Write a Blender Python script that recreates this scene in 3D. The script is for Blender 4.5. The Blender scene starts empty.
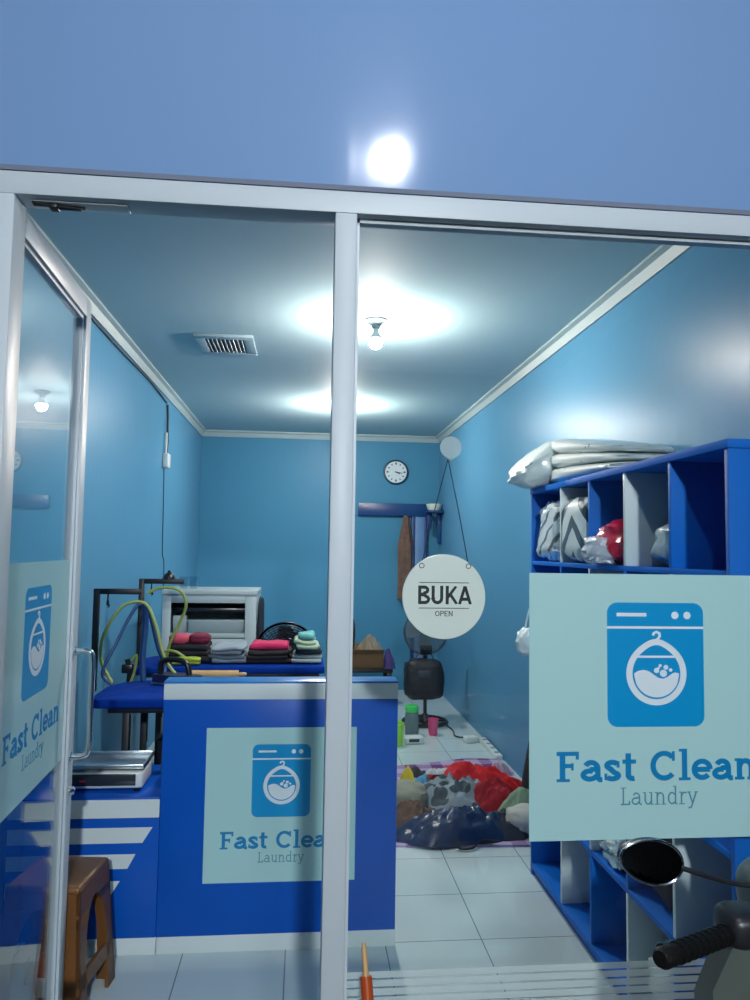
import bpy, bmesh, math, random
from mathutils import Vector, Matrix, noise
PI = math.pi
C = bpy.context.scene.collection

# ------------------------------------------------------------------ materials
def lin(c):
    return tuple(((v/255)/12.92 if v/255 <= .04045 else ((v/255+.055)/1.055)**2.4) for v in c) + (1.0,)

def mat(name, rgb, rough=.5, metal=0.0, spec=.5, var=0.0, vscale=8, bump=0.0, bscale=40, coat=0.0, alpha=1.0, sheen=0.0):
    m = bpy.data.materials.new(name); m.use_nodes = True
    nt = m.node_tree; b = nt.nodes['Principled BSDF']
    b.inputs['Base Color'].default_value = lin(rgb)
    b.inputs['Roughness'].default_value = rough
    b.inputs['Metallic'].default_value = metal
    b.inputs['Specular IOR Level'].default_value = spec
    b.inputs['Coat Weight'].default_value = coat
    b.inputs['Alpha'].default_value = alpha
    b.inputs['Sheen Weight'].default_value = sheen
    if var or bump:
        tc = nt.nodes.new('ShaderNodeTexCoord')
    if var:
        n = nt.nodes.new('ShaderNodeTexNoise'); n.inputs['Scale'].default_value = vscale; n.inputs['Detail'].default_value = 4
        nt.links.new(tc.outputs['Object'], n.inputs['Vector'])
        r = nt.nodes.new('ShaderNodeMapRange'); r.inputs[1].default_value = .3; r.inputs[2].default_value = .7
        r.inputs[3].default_value = 1-var; r.inputs[4].default_value = 1+var*.5
        nt.links.new(n.outputs['Fac'], r.inputs[0])
        mx = nt.nodes.new('ShaderNodeVectorMath'); mx.operation = 'SCALE'; mx.inputs[0].default_value = lin(rgb)[:3]
        nt.links.new(r.outputs[0], mx.inputs['Scale']); nt.links.new(mx.outputs[0], b.inputs['Base Color'])
    if bump:
        n2 = nt.nodes.new('ShaderNodeTexNoise'); n2.inputs['Scale'].default_value = bscale; n2.inputs['Detail'].default_value = 3
        nt.links.new(tc.outputs['Object'], n2.inputs['Vector'])
        bp = nt.nodes.new('ShaderNodeBump'); bp.inputs['Strength'].default_value = bump; bp.inputs['Distance'].default_value = .01
        nt.links.new(n2.outputs['Fac'], bp.inputs['Height']); nt.links.new(bp.outputs[0], b.inputs['Normal'])
    return m

def mth(nt, op, a, b=None):
    n = nt.nodes.new('ShaderNodeMath'); n.operation = op
    for i, v in enumerate((a, b)):
        if v is None: continue
        if isinstance(v, (int, float)): n.inputs[i].default_value = v
        else: nt.links.new(v, n.inputs[i])
    return n.outputs[0]

def xyz(nt):
    tc = nt.nodes.new('ShaderNodeTexCoord'); s = nt.nodes.new('ShaderNodeSeparateXYZ')
    nt.links.new(tc.outputs['Object'], s.inputs[0]); return s.outputs

def two_tone(name, c1, c2, fac, rough=.6, coat=0.0):
    """fac(nt, xyz) gives a 0..1 socket that mixes c1 to c2"""
    m = mat(name, c1, rough, coat=coat); nt = m.node_tree
    f = fac(nt, xyz(nt)); mx = nt.nodes.new('ShaderNodeMix'); mx.data_type = 'RGBA'
    mx.inputs[6].default_value = lin(c1); mx.inputs[7].default_value = lin(c2)
    nt.links.new(f, mx.inputs[0]); nt.links.new(mx.outputs[2], nt.nodes['Principled BSDF'].inputs['Base Color'])
    return m

def panel_mat(name, rgb, axis, pitch, rough, strength, wob=.25, spec=.5):
    """glossy panelled board: shallow profile running across one axis, plus soft waviness"""
    m = mat(name, rgb, rough, spec=spec); nt = m.node_tree; o = xyz(nt)
    fr = mth(nt, 'FRACT', mth(nt, 'DIVIDE', o[axis], pitch))
    seam = mth(nt, 'LESS_THAN', mth(nt, 'ABSOLUTE', mth(nt, 'SUBTRACT', fr, .5)), .484)
    sn = mth(nt, 'MULTIPLY', mth(nt, 'SINE', mth(nt, 'MULTIPLY', o[axis], 2*PI/pitch*3)), .12)
    n = nt.nodes.new('ShaderNodeTexNoise'); n.inputs['Scale'].default_value = 2.2; n.inputs['Detail'].default_value = 2
    tc = nt.nodes.new('ShaderNodeTexCoord'); mp = nt.nodes.new('ShaderNodeMapping')
    sc = [.5, .5, .5]; sc[axis] = 3.0; mp.inputs['Scale'].default_value = sc
    nt.links.new(tc.outputs['Object'], mp.inputs[0]); nt.links.new(mp.outputs[0], n.inputs['Vector'])
    h = mth(nt, 'ADD', mth(nt, 'ADD', mth(nt, 'MULTIPLY', seam, .25), sn), mth(nt, 'MULTIPLY', n.outputs['Fac'], wob*4))
    bp = nt.nodes.new('ShaderNodeBump'); bp.inputs['Strength'].default_value = strength; bp.inputs['Distance'].default_value = .006
    nt.links.new(h, bp.inputs['Height']); nt.links.new(bp.outputs[0], nt.nodes['Principled BSDF'].inputs['Normal'])
    return m

def glass_mat(name, tint=(.97, .988, .986), ior=1.5, rough=0.0, haze=0.0):
    m = bpy.data.materials.new(name); m.use_nodes = True; nt = m.node_tree; nt.nodes.clear()
    out = nt.nodes.new('ShaderNodeOutputMaterial'); tr = nt.nodes.new('ShaderNodeBsdfTransparent'); tr.inputs[0].default_value = tint + (1,)
    gl = nt.nodes.new('ShaderNodeBsdfGlossy'); gl.inputs['Roughness'].default_value = rough; gl.inputs['Color'].default_value = (1, 1, 1, 1)
    fr = nt.nodes.new('ShaderNodeFresnel'); ge = nt.nodes.new('ShaderNodeNewGeometry')
    mp = nt.nodes.new('ShaderNodeMapRange'); mp.inputs[3].default_value = ior; mp.inputs[4].default_value = 1/ior
    nt.links.new(ge.outputs['Backfacing'], mp.inputs[0]); nt.links.new(mp.outputs[0], fr.inputs['IOR'])
    base = tr
    if haze:
        df = nt.nodes.new('ShaderNodeBsdfTranslucent'); df.inputs[0].default_value = (.85, .95, .95, 1)
        d2 = nt.nodes.new('ShaderNodeBsdfDiffuse'); d2.inputs[0].default_value = (.8, .92, .92, 1)
        a = nt.nodes.new('ShaderNodeMixShader'); a.inputs[0].default_value = .5
        nt.links.new(df.outputs[0], a.inputs[1]); nt.links.new(d2.outputs[0], a.inputs[2])
        base = nt.nodes.new('ShaderNodeMixShader'); base.inputs[0].default_value = haze
        nt.links.new(tr.outputs[0], base.inputs[1]); nt.links.new(a.outputs[0], base.inputs[2])
    mx = nt.nodes.new('ShaderNodeMixShader')
    nt.links.new(fr.outputs[0], mx.inputs[0]); nt.links.new(base.outputs[0], mx.inputs[1]); nt.links.new(gl.outputs[0], mx.inputs[2])
    nt.links.new(mx.outputs[0], out.inputs[0]); return m

def emit(name, rgb, s):
    m = bpy.data.materials.new(name); m.use_nodes = True; nt = m.node_tree; nt.nodes.clear()
    out = nt.nodes.new('ShaderNodeOutputMaterial'); e = nt.nodes.new('ShaderNodeEmission')
    e.inputs[0].default_value = rgb + (1,); e.inputs[1].default_value = s; nt.links.new(e.outputs[0], out.inputs[0]); return m

M = dict(
    wall=panel_mat('blue wall panel', (86, 145, 180), 1, .25, .33, .14, .2, .12),
    wall_b=panel_mat('blue back wall', (72, 136, 170), 0, .25, .4, .14, .2, .12),
    ceil=panel_mat('white ceiling panel', (166, 194, 203), 0, .3, .68, .12, .22, .05),
    fascia=panel_mat('periwinkle fascia', (114, 147, 190), 0, .6, .12, .3),
    cornice=mat('white cornice', (158, 178, 182), .5),
    alu=mat('white coated aluminium', (188, 200, 208), .42, spec=.4),
    gap=mat('shadow grey gap', (104, 114, 134), .8),
    blue=mat('blue laminate', (8, 84, 184), .32, spec=.25, var=.06, vscale=3),
    bluetop=mat('light blue laminate', (42, 122, 196), .3),
    shblue=mat('shelf blue laminate', (8, 104, 200), .5, spec=.15),
    white=mat('white laminate', (208, 220, 222), .35),
    steel=mat('brushed steel', (190, 200, 205), .28, metal=1),
    chrome=mat('chrome', (225, 230, 235), .08, metal=1),
    black=mat('black painted steel', (14, 17, 24), .45),
    rubber=mat('black rubber', (7, 8, 10), .6, spec=.25, bump=.3, bscale=220),
    plasticblack=mat('black plastic', (16, 18, 22), .3),
    darkpanel=mat('dark grey panel', (34, 44, 54), .25),
    red=mat('red paint', (190, 20, 40), .4),
    cover=mat('royal blue board cover', (4, 50, 138), .8, spec=.1, bump=.25, bscale=14),
    brown=mat('brown moulded plastic', (112, 72, 34), .42, var=.07, vscale=5),
    sticker=mat('pale mint vinyl', (166, 208, 210), .28),
    logo=mat('sticker blue', (0, 142, 202), .35),
    logolight=mat('sticker white mark', (212, 226, 234), .35),
    logotext=mat('sticker lettering blue', (6, 124, 180), .35),
    logothin=mat('sticker thin lettering', (78, 134, 158), .35),
    sign=mat('white sign board', (228, 236, 230), .4),
    ink=mat('black ink', (14, 24, 34), .5),
    cord=mat('dark cord', (30, 44, 58), .6),
    glass=glass_mat('clear glass'), film=glass_mat('frosted film', haze=.45),
    hazy=glass_mat('hazy clear plastic', haze=.4),
    clear=glass_mat('clear plastic', (.9, .94, .95), 1.45, .05),
    greenhose=mat('yellow green hose', (140, 156, 78), .45), bluehose=mat('blue hose', (8, 58, 112), .5),
    navyhose=mat('navy hose', (20, 50, 104), .5),
    wood=mat('pale wood', (196, 160, 108), .5, var=.12, vscale=20),
    orange=mat('orange plastic', (176, 72, 20), .4),
    pvc=mat('white plastic', (214, 224, 224), .35),
    cardboard=mat('brown cardboard', (112, 82, 52), .8, var=.1),
    glow=emit('lit bulb glass', (1.0, .90, .80), 2250), porchglow=emit('lit porch bulb glass', (.92, .93, 1.0), 1050),
    farglow=emit('lit street side bulb glass', (.90, .96, 1.0), 2150),
    lampgrey=mat('backlit holder and socket grey', (132, 146, 150), .5),
    cabwhite=mat('dull white cabinet board', (158, 176, 180), .45), ventwhite=mat('vent plastic', (150, 174, 184), .5), ventdark=mat('vent opening', (40, 58, 72), .7),
    cowl=mat('grey scooter plastic', (80, 90, 86), .4, coat=.1), scooterdark=mat('dark scooter plastic', (28, 30, 34), .4),
    mirrorglass=mat('mirror glass', (60, 66, 70), .03, metal=1),
    porch=mat('grey porch floor', (48, 51, 54), .7, var=.15), porchceil=mat('porch ceiling', (84, 90, 98), .6),
)
def cloth(name, rgb, **k):
    k.setdefault('rough', .85); k.setdefault('var', .12); k.setdefault('vscale', 12); k.setdefault('bump', .3); k.setdefault('bscale', 30)
    return mat(name, rgb, **k)
def floor_mat():
    m = mat('white floor tile', (198, 216, 217), .16, var=.05, vscale=1.2); nt = m.node_tree; o = xyz(nt); P = .377
    b = nt.nodes['Principled BSDF']
    def line(s, off):
        f = mth(nt, 'FRACT', mth(nt, 'DIVIDE', mth(nt, 'ADD', s, 20*P-off), P))
        return mth(nt, 'LESS_THAN', mth(nt, 'MINIMUM', f, mth(nt, 'SUBTRACT', 1.0, f)), .0055)
    g = mth(nt, 'MAXIMUM', line(o[0], .718), line(o[1], 2.905))
    mx = nt.nodes.new('ShaderNodeMix'); mx.data_type = 'RGBA'; mx.inputs[7].default_value = lin((112, 128, 132))
    src = b.inputs['Base Color'].links[0].from_socket
    nt.links.new(src, mx.inputs[6]); nt.links.new(g, mx.inputs[0]); nt.links.new(mx.outputs[2], b.inputs['Base Color'])
    return m
M['tile'] = floor_mat()

# ------------------------------------------------------------------ mesh building
class MB:
    def __init__(s): s.bm = bmesh.new()
    def box(s, lo, hi, bev=0.0, seg=2, mtx=None):
        lo = Vector(lo); hi = Vector(hi); c = (lo+hi)/2; d = hi-lo
        r = bmesh.ops.create_cube(s.bm, size=1.0, matrix=Matrix.Translation(c) @ Matrix.Diagonal((d.x, d.y, d.z, 1)))
        vs = r['verts']
        if bev:
            es = list({e for v in vs for e in v.link_edges})
            q = bmesh.ops.bevel(s.bm, geom=es, offset=min(bev, min(d)*.48), segments=seg, profile=.5, affect='EDGES')
            vs = list({v for f in q['faces'] for v in f.verts} | {v for v in vs if v.is_valid})
        if mtx is not None: bmesh.ops.transform(s.bm, matrix=mtx, verts=vs)
        return vs
    def tube(s, pts, r, n=10, closed=False, flat=1.0):
        pts = [Vector(p) for p in pts]; k = len(pts); rr = r if isinstance(r, (list, tuple)) else [r]*k
        rings = []; up = None
        for i, p in enumerate(pts):
            if closed: t = pts[(i+1) % k]-pts[i-1]
            else: t = pts[min(i+1, k-1)]-pts[max(i-1, 0)]
            t.normalize()
            if up is None:
                up = t.cross(Vector((0, 0, 1)) if abs(t.z) < .9 else Vector((1, 0, 0))).normalized()
            up = (up-t*up.dot(t)).normalized(); w = t.cross(up)
            rings.append([s.bm.verts.new(p+rr[i]*(math.cos(2*PI*j/n)*up+flat*math.sin(2*PI*j/n)*w)) for j in range(n)])
        m = k if closed else k-1
        for i in range(m):
            a, b = rings[i], rings[(i+1) % k]
            for j in range(n): s.bm.faces.new((a[j], a[(j+1) % n], b[(j+1) % n], b[j]))
        if not closed:
            s.bm.faces.new(rings[0][::-1]); s.bm.faces.new(rings[-1])
    def lathe(s, prof, c=(0, 0, 0), n=28, mtx=None, cap=True):
        """prof: list of (radius, z)"""
        rings = []; vs = []
        for r, z in prof:
            ring = [s.bm.verts.new(Vector(c)+Vector((r*math.cos(2*PI*j/n), r*math.sin(2*PI*j/n), z))) for j in range(n)]
            rings.append(ring); vs += ring
        for a, b in zip(rings, rings[1:]):
            for j in range(n): s.bm.faces.new((a[j], a[(j+1) % n], b[(j+1) % n], b[j]))
        if cap:
            s.bm.faces.new(rings[0][::-1]); s.bm.faces.new(rings[-1])
        if mtx is not None: bmesh.ops.transform(s.bm, matrix=mtx, verts=vs)
        return vs
    def prism(s, poly, f, a, b):
        """poly of 2D points; f(u,v,w) -> 3D; between w=a and w=b"""
        A = [s.bm.verts.new(f(u, v, a)) for u, v in poly]; B = [s.bm.verts.new(f(u, v, b)) for u, v in poly]
        k = len(poly); s.bm.faces.new(A[::-1]); s.bm.faces.new(B)
        for i in range(k): s.bm.faces.new((A[i], A[(i+1) % k], B[(i+1) % k], B[i]))
    def blob(s, c, r, seed=0, amp=.15, freq=2.0, nu=30, nv=18, p=.75, flatbot=True, mtx=None, hang=0):
        """crumpled soft body; c is the middle of its base when flatbot"""
        c = Vector(c); rx, ry, h = r; off = Vector((seed*7.3, seed*3.1, seed*1.7)); vs = []; rings = []
        def pw(x): return math.copysign(abs(x)**p, x)
        for i in range(nv+1):
            th = -PI/2+PI*i/nv; ring = []
            for j in range(nu):
                ph = 2*PI*j/nu
                d = Vector((pw(math.cos(th))*pw(math.cos(ph)), pw(math.cos(th))*pw(math.sin(ph)), pw(math.sin(th))))
                n = noise.noise(d*freq+off)+.55*noise.noise(d*freq*2.3+off)+.35*(1-2*abs(noise.noise(d*freq*1.6-off)))
                d = d*(1+amp*n)
                q = Vector((rx*d.x, ry*d.y, h*.5*d.z+(h*.5 if flatbot else 0)))
                if flatbot and q.z < 0: q.z = 0
                ring.append(s.bm.verts.new(c+q))
            rings.append(ring); vs += ring
        for a, b in zip(rings, rings[1:]):
            for j in range(nu): s.bm.faces.new((a[j], a[(j+1) % nu], b[(j+1) % nu], b[j]))
        bmesh.ops.remove_doubles(s.bm, verts=vs, dist=1e-5)
        vs = [v for v in vs if v.is_valid]
        if mtx is not None: bmesh.ops.transform(s.bm, matrix=mtx, verts=vs)
    def heap(s, c, r, seed=0, rot=0.0, edge=.25, wr=.3, nr=26, na=84, pw=2.2):
        """cloth lying in folds: closed mound with a ragged outline"""
        c = Vector(c); rx, ry, h = r; off = Vector((seed*5.1, seed*2.7, seed)); R = Matrix.Rotation(rot, 3, 'Z')
        rings = []
        for i in range(1, nr+1):
            t = i/nr; ring = []
            for j in range(na):
                a = 2*PI*j/na; d = Vector((math.cos(a), math.sin(a), 0))
                k = t*(1+edge*(noise.noise(d*1.5+off)+.5*noise.noise(d*4+off)))
                p = R @ Vector((rx*k*d.x, ry*k*d.y, 0)); f = Vector((p.x, p.y, 0))
                ridge = 1-abs(2*noise.noise(f*9+off)); ridge2 = 1-abs(2*noise.noise(f*20-off))
                ridge3 = 1-abs(2*noise.noise(Vector((f.x*34, f.y*13, seed))))
                z = h*(1-t**pw)*(1-wr+wr*1.1*ridge)+h*.15*ridge2*(1-t*t)+.010*(ridge3-.5)*(1-t**4)
                ring.append(s.bm.verts.new(c+p+Vector((0, 0, max(.004, z)))))
            rings.append(ring)
        top = s.bm.verts.new(c+Vector((0, 0, h*(1-wr*.4))))
        for j in range(na): s.bm.faces.new((top, rings[0][j], rings[0][(j+1) % na]))
        for a, b in zip(rings, rings[1:]):
            for j in range(na): s.bm.faces.new((a[j], b[j], b[(j+1) % na], a[(j+1) % na]))
        base = [s.bm.verts.new(Vector((v.co.x, v.co.y, c.z))) for v in rings[-1]]
        for j in range(na): s.bm.faces.new((rings[-1][j], base[j], base[(j+1) % na], rings[-1][(j+1) % na]))
        s.bm.faces.new(base[::-1])
    def folded(s, lo, hi, seed=0, layers=3):
        """folded garment: soft layers with rounded fold edges, slightly uneven"""
        lo = Vector(lo); hi = Vector(hi); rnd = random.Random(seed); H = (hi.z-lo.z)/layers; vs = []
        for k in range(layers):
            q = [rnd.uniform(-.014, .014) for _ in range(4)]
            vs += s.box((lo.x+q[0], lo.y+q[1], lo.z+k*H), (hi.x+q[2], hi.y+q[3], lo.z+(k+1)*H), H*.45, 3)
        off = Vector((seed*3.3, 0, 0))
        es = [e for e in s.bm.edges if e.calc_length() > .03]
        bmesh.ops.subdivide_edges(s.bm, edges=es, cuts=6, use_grid_fill=True)
        for v in s.bm.verts:
            if v.co.z > lo.z+.004: v.co.z += .014*noise.noise(v.co*11+off)*((v.co.z-lo.z)/(hi.z-lo.z)+.2)
            v.co.x += .012*noise.noise(v.co*14-off); v.co.y += .005*noise.noise(v.co*13+off)
    def build(s, name, m, parent=None, smooth=True, ang=40):
        bmesh.ops.recalc_face_normals(s.bm, faces=s.bm.faces)
        me = bpy.data.meshes.new(name); s.bm.to_mesh(me); s.bm.free()
        if smooth:
            for p in me.polygons: p.use_smooth = True
            me.set_sharp_from_angle(angle=math.radians(ang))
        me.materials.append(m if not isinstance(m, str) else M[m])
        o = bpy.data.objects.new(name, me); C.objects.link(o)
        if parent is not None: o.parent = parent
        return o

def mb(fn, *a, **k):
    b = MB(); getattr(b, fn)(*a, **k); return b
def bx(lo, hi, bev=.002, seg=2, mtx=None): return mb('box', lo, hi, bev, seg, mtx)
def tag(o, label, cat, group=None, kind=None):
    o['label'] = label; o['category'] = cat
    if group: o['group'] = group
    if kind: o['kind'] = kind
    return o
def root(name, loc=(0, 0, 0), rz=0.0):
    o = bpy.data.objects.new(name, None); o.location = loc; o.rotation_euler = (0, 0, rz); o.empty_display_size = .1
    C.objects.link(o); return o
def thing(name, label, cat, loc=(0, 0, 0), rz=0.0, group=None): return tag(root(name, loc, rz), label, cat, group)
def struct(o, label=None, cat=None):
    o['kind'] = 'structure'
    if label: o['label'] = label; o['category'] = cat
    return o
def arc(cx, cy, rx, ry, a0, a1, n=14):
    return [(cx+rx*math.cos(math.radians(a0+(a1-a0)*i/n)), cy+ry*math.sin(math.radians(a0+(a1-a0)*i/n))) for i in range(n+1)]
def spline(pts, n=8):
    P = [Vector(p) for p in pts]; out = []
    for i in range(len(P)-1):
        a, b, c, d = P[max(i-1, 0)], P[i], P[i+1], P[min(i+2, len(P)-1)]
        for k in range(n):
            t = k/n
            out.append(.5*((2*b)+(c-a)*t+(2*a-5*b+4*c-d)*t*t+(3*b-a-3*c+d)*t**3))
    out.append(P[-1]); return out

# ------------------------------------------------------------------ room shell
XL, XR, YF, YB, ZC = -1.12, 1.47, 1.70, 7.97, 2.75
struct(bx((XL-.1, YF, -.1), (XR+.1, YB+.1, 0), 0).build('floor', 'tile'), 'white glossy tiled shop floor', 'floor')
struct(bx((XL-.1, YF+.08, ZC), (XR+.1, YB+.1, ZC+.08), 0).build('ceiling', 'ceil'), 'pale panelled ceiling of the shop', 'ceiling')
struct(bx((XL-.1, YF+.08, 0), (XL, YB+.1, ZC), 0).build('wall_left', 'wall'), 'sky blue wall behind the ironing tables', 'wall')
struct(bx((XR, YF+.08, 0), (XR+.1, YB+.1, ZC), 0).build('wall_right', 'wall'), 'sky blue wall behind the cubby shelf', 'wall')
struct(bx((XL, YB, 0), (XR, YB+.1, ZC), 0).build('wall_back', 'wall_b'), 'sky blue back wall carrying the clock', 'wall')
f = MB(); f.box((-2.2, YF-.004, 2.364), (2.2, YF+.08, 3.40)); f.box((-2.2, YF-.004, 0), (-.74, YF+.08, 2.364)); f.box((XR, YF-.004, 0), (2.2, YF+.08, 2.364))
struct(f.build('wall_front', 'fascia', smooth=False), 'glossy periwinkle wall above the shopfront frame', 'wall')
def cornice(name, a, b, nrm, label):
    a = Vector(a); b = Vector(b); d = (b-a).normalized(); nrm = Vector(nrm)
    prof = [(0, 0), (.055, 0), (.055, -.012), (.03, -.022), (.02, -.045), (.012, -.064), (0, -.064)]
    m = MB(); A = [m.bm.verts.new(a+nrm*u+Vector((0, 0, v))) for u, v in prof]; B = [m.bm.verts.new(b+nrm*u+Vector((0, 0, v))) for u, v in prof]
    for i in range(len(prof)): m.bm.faces.new((A[i], A[(i+1) % 7], B[(i+1) % 7], B[i]))
    m.bm.faces.new(A); m.bm.faces.new(B[::-1])
    struct(m.build(name, 'cornice', ang=25), label, 'cornice')
cornice('trim_1', (XR, YF+.08, ZC), (XR, YB, ZC), (-1, 0, 0), 'white ceiling cornice along the wall above the cubby shelf')
cornice('trim_2', (XL, YF+.08, ZC), (XL, YB, ZC), (1, 0, 0), 'white ceiling cornice along the wall above the ironing tables')
cornice('trim_3', (XL, YB, ZC), (XR, YB, ZC), (0, -1, 0), 'white ceiling cornice across the back wall')
# shopfront frame
fr = MB(); D0, D1 = YF, YF+.075
fr.box((-.74, D0, 2.2985), (XR, D1, 2.352), .002); fr.box((-.74, D0, 0), (-.674, D1, 2.2985), .002)
fr.box((.058, D0, 0), (.110, D1, 2.2985), .003); fr.box((XR-.05, D0, 0), (XR, D1, 2.2985), .002)
fr.box((.110, D0, 0), (XR-.05, D1, .06), .002)
fr.build('frame_tmp', 'alu'); fo = bpy.data.objects['frame_tmp']; fo.name = 'trim_4'
struct(fo, 'white aluminium frame around the glass door and window', 'frame')
struct(bx((-.74, YF-.004, 2.352), (XR, YF+.08, 2.364), 0).build('trim_5', 'gap'), 'thin joint between frame and upper wall, coloured in shadow grey', 'joint')  # flush strip; the shadow of the gap is put into its grey
w1 = struct(root('window_1', (.78, 1.74, .06)), 'large clear shop window beside the door', 'window')
bx((.110-.78, -.003, 0), (XR-.05-.78, .003, 2.2385), 0).build('pane', 'glass', w1)
bd = MB()
for lo, hi in (((.110, .012), (.118, 2.2985)), ((XR-.058, .012), (XR-.05, 2.2985)), ((.110, 2.288), (XR-.05, 2.2985))):
    bd.box((lo[0]-.78, -.012, lo[1]-.06 if lo[1] > .1 else 0), (hi[0]-.78, .012, hi[1]-.06))
bd.build('glazing_bead', 'alu', w1)
# back doorway
d2 = struct(root('door_2', (1.0, YB, 0)), 'dark blue framed doorway in the back wall', 'doorway')
bx((-.425, -.05, 1.87), (.36, 0, 2.005), .003).build('header', mat('dark blue gloss paint', (18, 62, 118), .35), d2)
for x in (.165, .30): bx((x, -.045, 0), (x+.035, 0, 1.87), .003).build('jamb', bpy.data.materials['dark blue gloss paint'], d2)
bx((.20, -.03, 0), (.30, 0, 1.87), .002).build('jamb_lining', mat('pale blue paint', (96, 140, 190), .4), d2)
# porch outside
struct(bx((-2.6, -4.2, -.1), (2.6, YF, 0), 0).build('floor_outside', 'porch'), 'grey porch floor before the shop', 'floor')
struct(bx((-2.6, -4.2, 3.40), (2.6, YF+.08, 3.48), 0).build('ceiling_outside', 'porchceil'), 'porch ceiling before the shop', 'ceiling')

# ------------------------------------------------------------------ lamps
def bulb_lamp(name, label, loc, glow, group, s=1.0):
    t = thing(name, label, 'ceiling lamp', loc, 0, group)
    q = lambda L: [(r_*s, z_*s) for r_, z_ in L]
    mb('lathe', q([(.012, 0), (.062, 0), (.062, -.008), (.05, -.02), (.026, -.032), (.022, -.05), (.012, -.05)])).build('lamp_holder', 'lampgrey', t)  # white holder, its backlit darkness painted in as grey
    mb('lathe', q([(.013, -.05), (.015, -.068), (.026, -.084), (.0345, -.104), (.035, -.108), (.02, -.109)])).build('bulb_body', 'pvc', t)
    mb('lathe', q([(.02, -.108), (.0335, -.1085), (.036, -.124), (.032, -.144), (.019, -.158), (.004, -.163)])).build('bulb', glow, t)
    return t
bulb_lamp('ceiling_bulb', 'lit bare bulb in a white holder on the ceiling, nearer to the window', (.365, 3.92, ZC), 'glow', 'bare bulbs on the shop ceiling')
bulb_lamp('ceiling_bulb', 'lit bare bulb on the ceiling towards the back wall, hidden by the frame post', (.30, 6.30, ZC), 'glow', 'bare bulbs on the shop ceiling')
bulb_lamp('porch_bulb', 'lit porch bulb reflected as a white spot in the upper wall', (.345, .17, 3.40), 'porchglow', 'porch bulbs')
bulb_lamp('porch_bulb', 'lit porch bulb farther out over the street side', (.30, -3.1, 3.40), 'farglow', 'porch bulbs', 3.0)

# ceiling vent
t = thing('ceiling_vent', 'white square ceiling vent grille near the lit bulb', 'vent', (-.50, 4.52, ZC))
m = MB()
for lo, hi in (((-.175, -.21), (.175, -.15)), ((-.175, .15), (.175, .21)), ((-.175, -.15), (-.115, .15)), ((.115, -.15), (.175, .15))):
    m.box((lo[0], lo[1], -.018), (hi[0], hi[1], 0), .004)
m.build('frame', 'ventwhite', t)
bx((-.115, -.15, -.004), (.115, .15, 0), 0).build('dark_opening', 'ventdark', t)
m = MB()
for i in range(9):
    x = -.10+.025*i
    m.box((x-.007, -.15, -.014), (x+.007, .15, -.011), 0, mtx=Matrix.Translation((x, 0, -.012)) @ Matrix.Rotation(.6, 4, 'Y') @ Matrix.Translation((-x, 0, .012)))
m.build('slats', mat('grey vent slat', (120, 140, 150), .5), t)

# ------------------------------------------------------------------ glass door, opened inward
HA = math.radians(2.95)
door = struct(root('door_1', (-.674, 1.712, .012), HA), 'white framed glass door standing open inward', 'door')
# local: y runs along the leaf from the hinge, x=0 is the face towards the counter, leaf body at -x
LW, LZ = .748, 2.283
m = MB()
m.box((-.04, 0, 0), (0, .062, LZ), .003); m.box((-.04, LW-.062, 0), (0, LW, LZ), .003)
m.box((-.04, .062, LZ-.062), (0, LW-.062, LZ), .002); m.box((-.04, .062, 0), (0, LW-.062, .085), .002)
m.build('leaf_frame', 'alu', door)
m = MB()
for lo, hi in (((.062, .085), (.074, LZ-.062)), ((LW-.074, .085), (LW-.062, LZ-.062)), ((.074, LZ-.074), (LW-.074, LZ-.062)), ((.074, .085), (LW-.074, .097))):
    m.box((-.032, lo[0], lo[1]), (-.008, hi[0], hi[1]), .002)
m.build('glazing_bead', 'alu', door)
bx((-.023, .070, .093), (-.017, LW-.070, LZ-.07), 0).build('door_glass', 'glass', door)
def pull(sgn):
    x0 = 0 if sgn > 0 else -.04; s = sgn*.055; y = LW-.04
    p = spline([(x0, y, 1.155), (x0+s*.7, y, 1.155), (x0+s, y, 1.13), (x0+s, y, 1.0), (x0+s, y, .86), (x0+s*.7, y, .832), (x0, y, .832)], 6)
    m = MB(); m.tube(p, .0095, 12)
    for z in (1.155, .832): m.lathe([(.015, 0), (.015, .004), (.010, .006)], mtx=Matrix.Translation((x0, y, z)) @ Matrix.Rotation(sgn*PI/2, 4, 'Y'))
    return m
pull(1).build('handle', 'chrome', door); pull(-1).build('handle', 'chrome', door)
mb('lathe', [(.013, 0), (.013, .012), (.009, .016), (.004, .016)], mtx=Matrix.Translation((0, LW-.032, .725)) @ Matrix.Rotation(PI/2, 4, 'Y')).build('lock', 'chrome', door)
# pivot hardware under the lintel
t = thing('door_pivot', 'dark metal door pivot with pale cover plate under the frame head', 'door pivot', (-.55, 1.745, 2.2985))
bx((-.10, -.022, -.004), (.12, .022, 0), .001).build('cover_plate', 'pvc', t)
m = MB(); m.box((-.095, -.014, -.010), (-.045, -.004, -.004), .001); m.box((-.06, -.016, -.014), (-.04, .012, -.004), .002); m.box((-.04, -.002, -.011), (.01, .008, -.004), .002); m.tube([(-.095, -.02, -.006), (-.06, -.012, -.008), (-.02, -.008, -.009), (.02, 0, -.007)], .003, 8)
m.build('pivot_arm', 'black', t)

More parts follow.
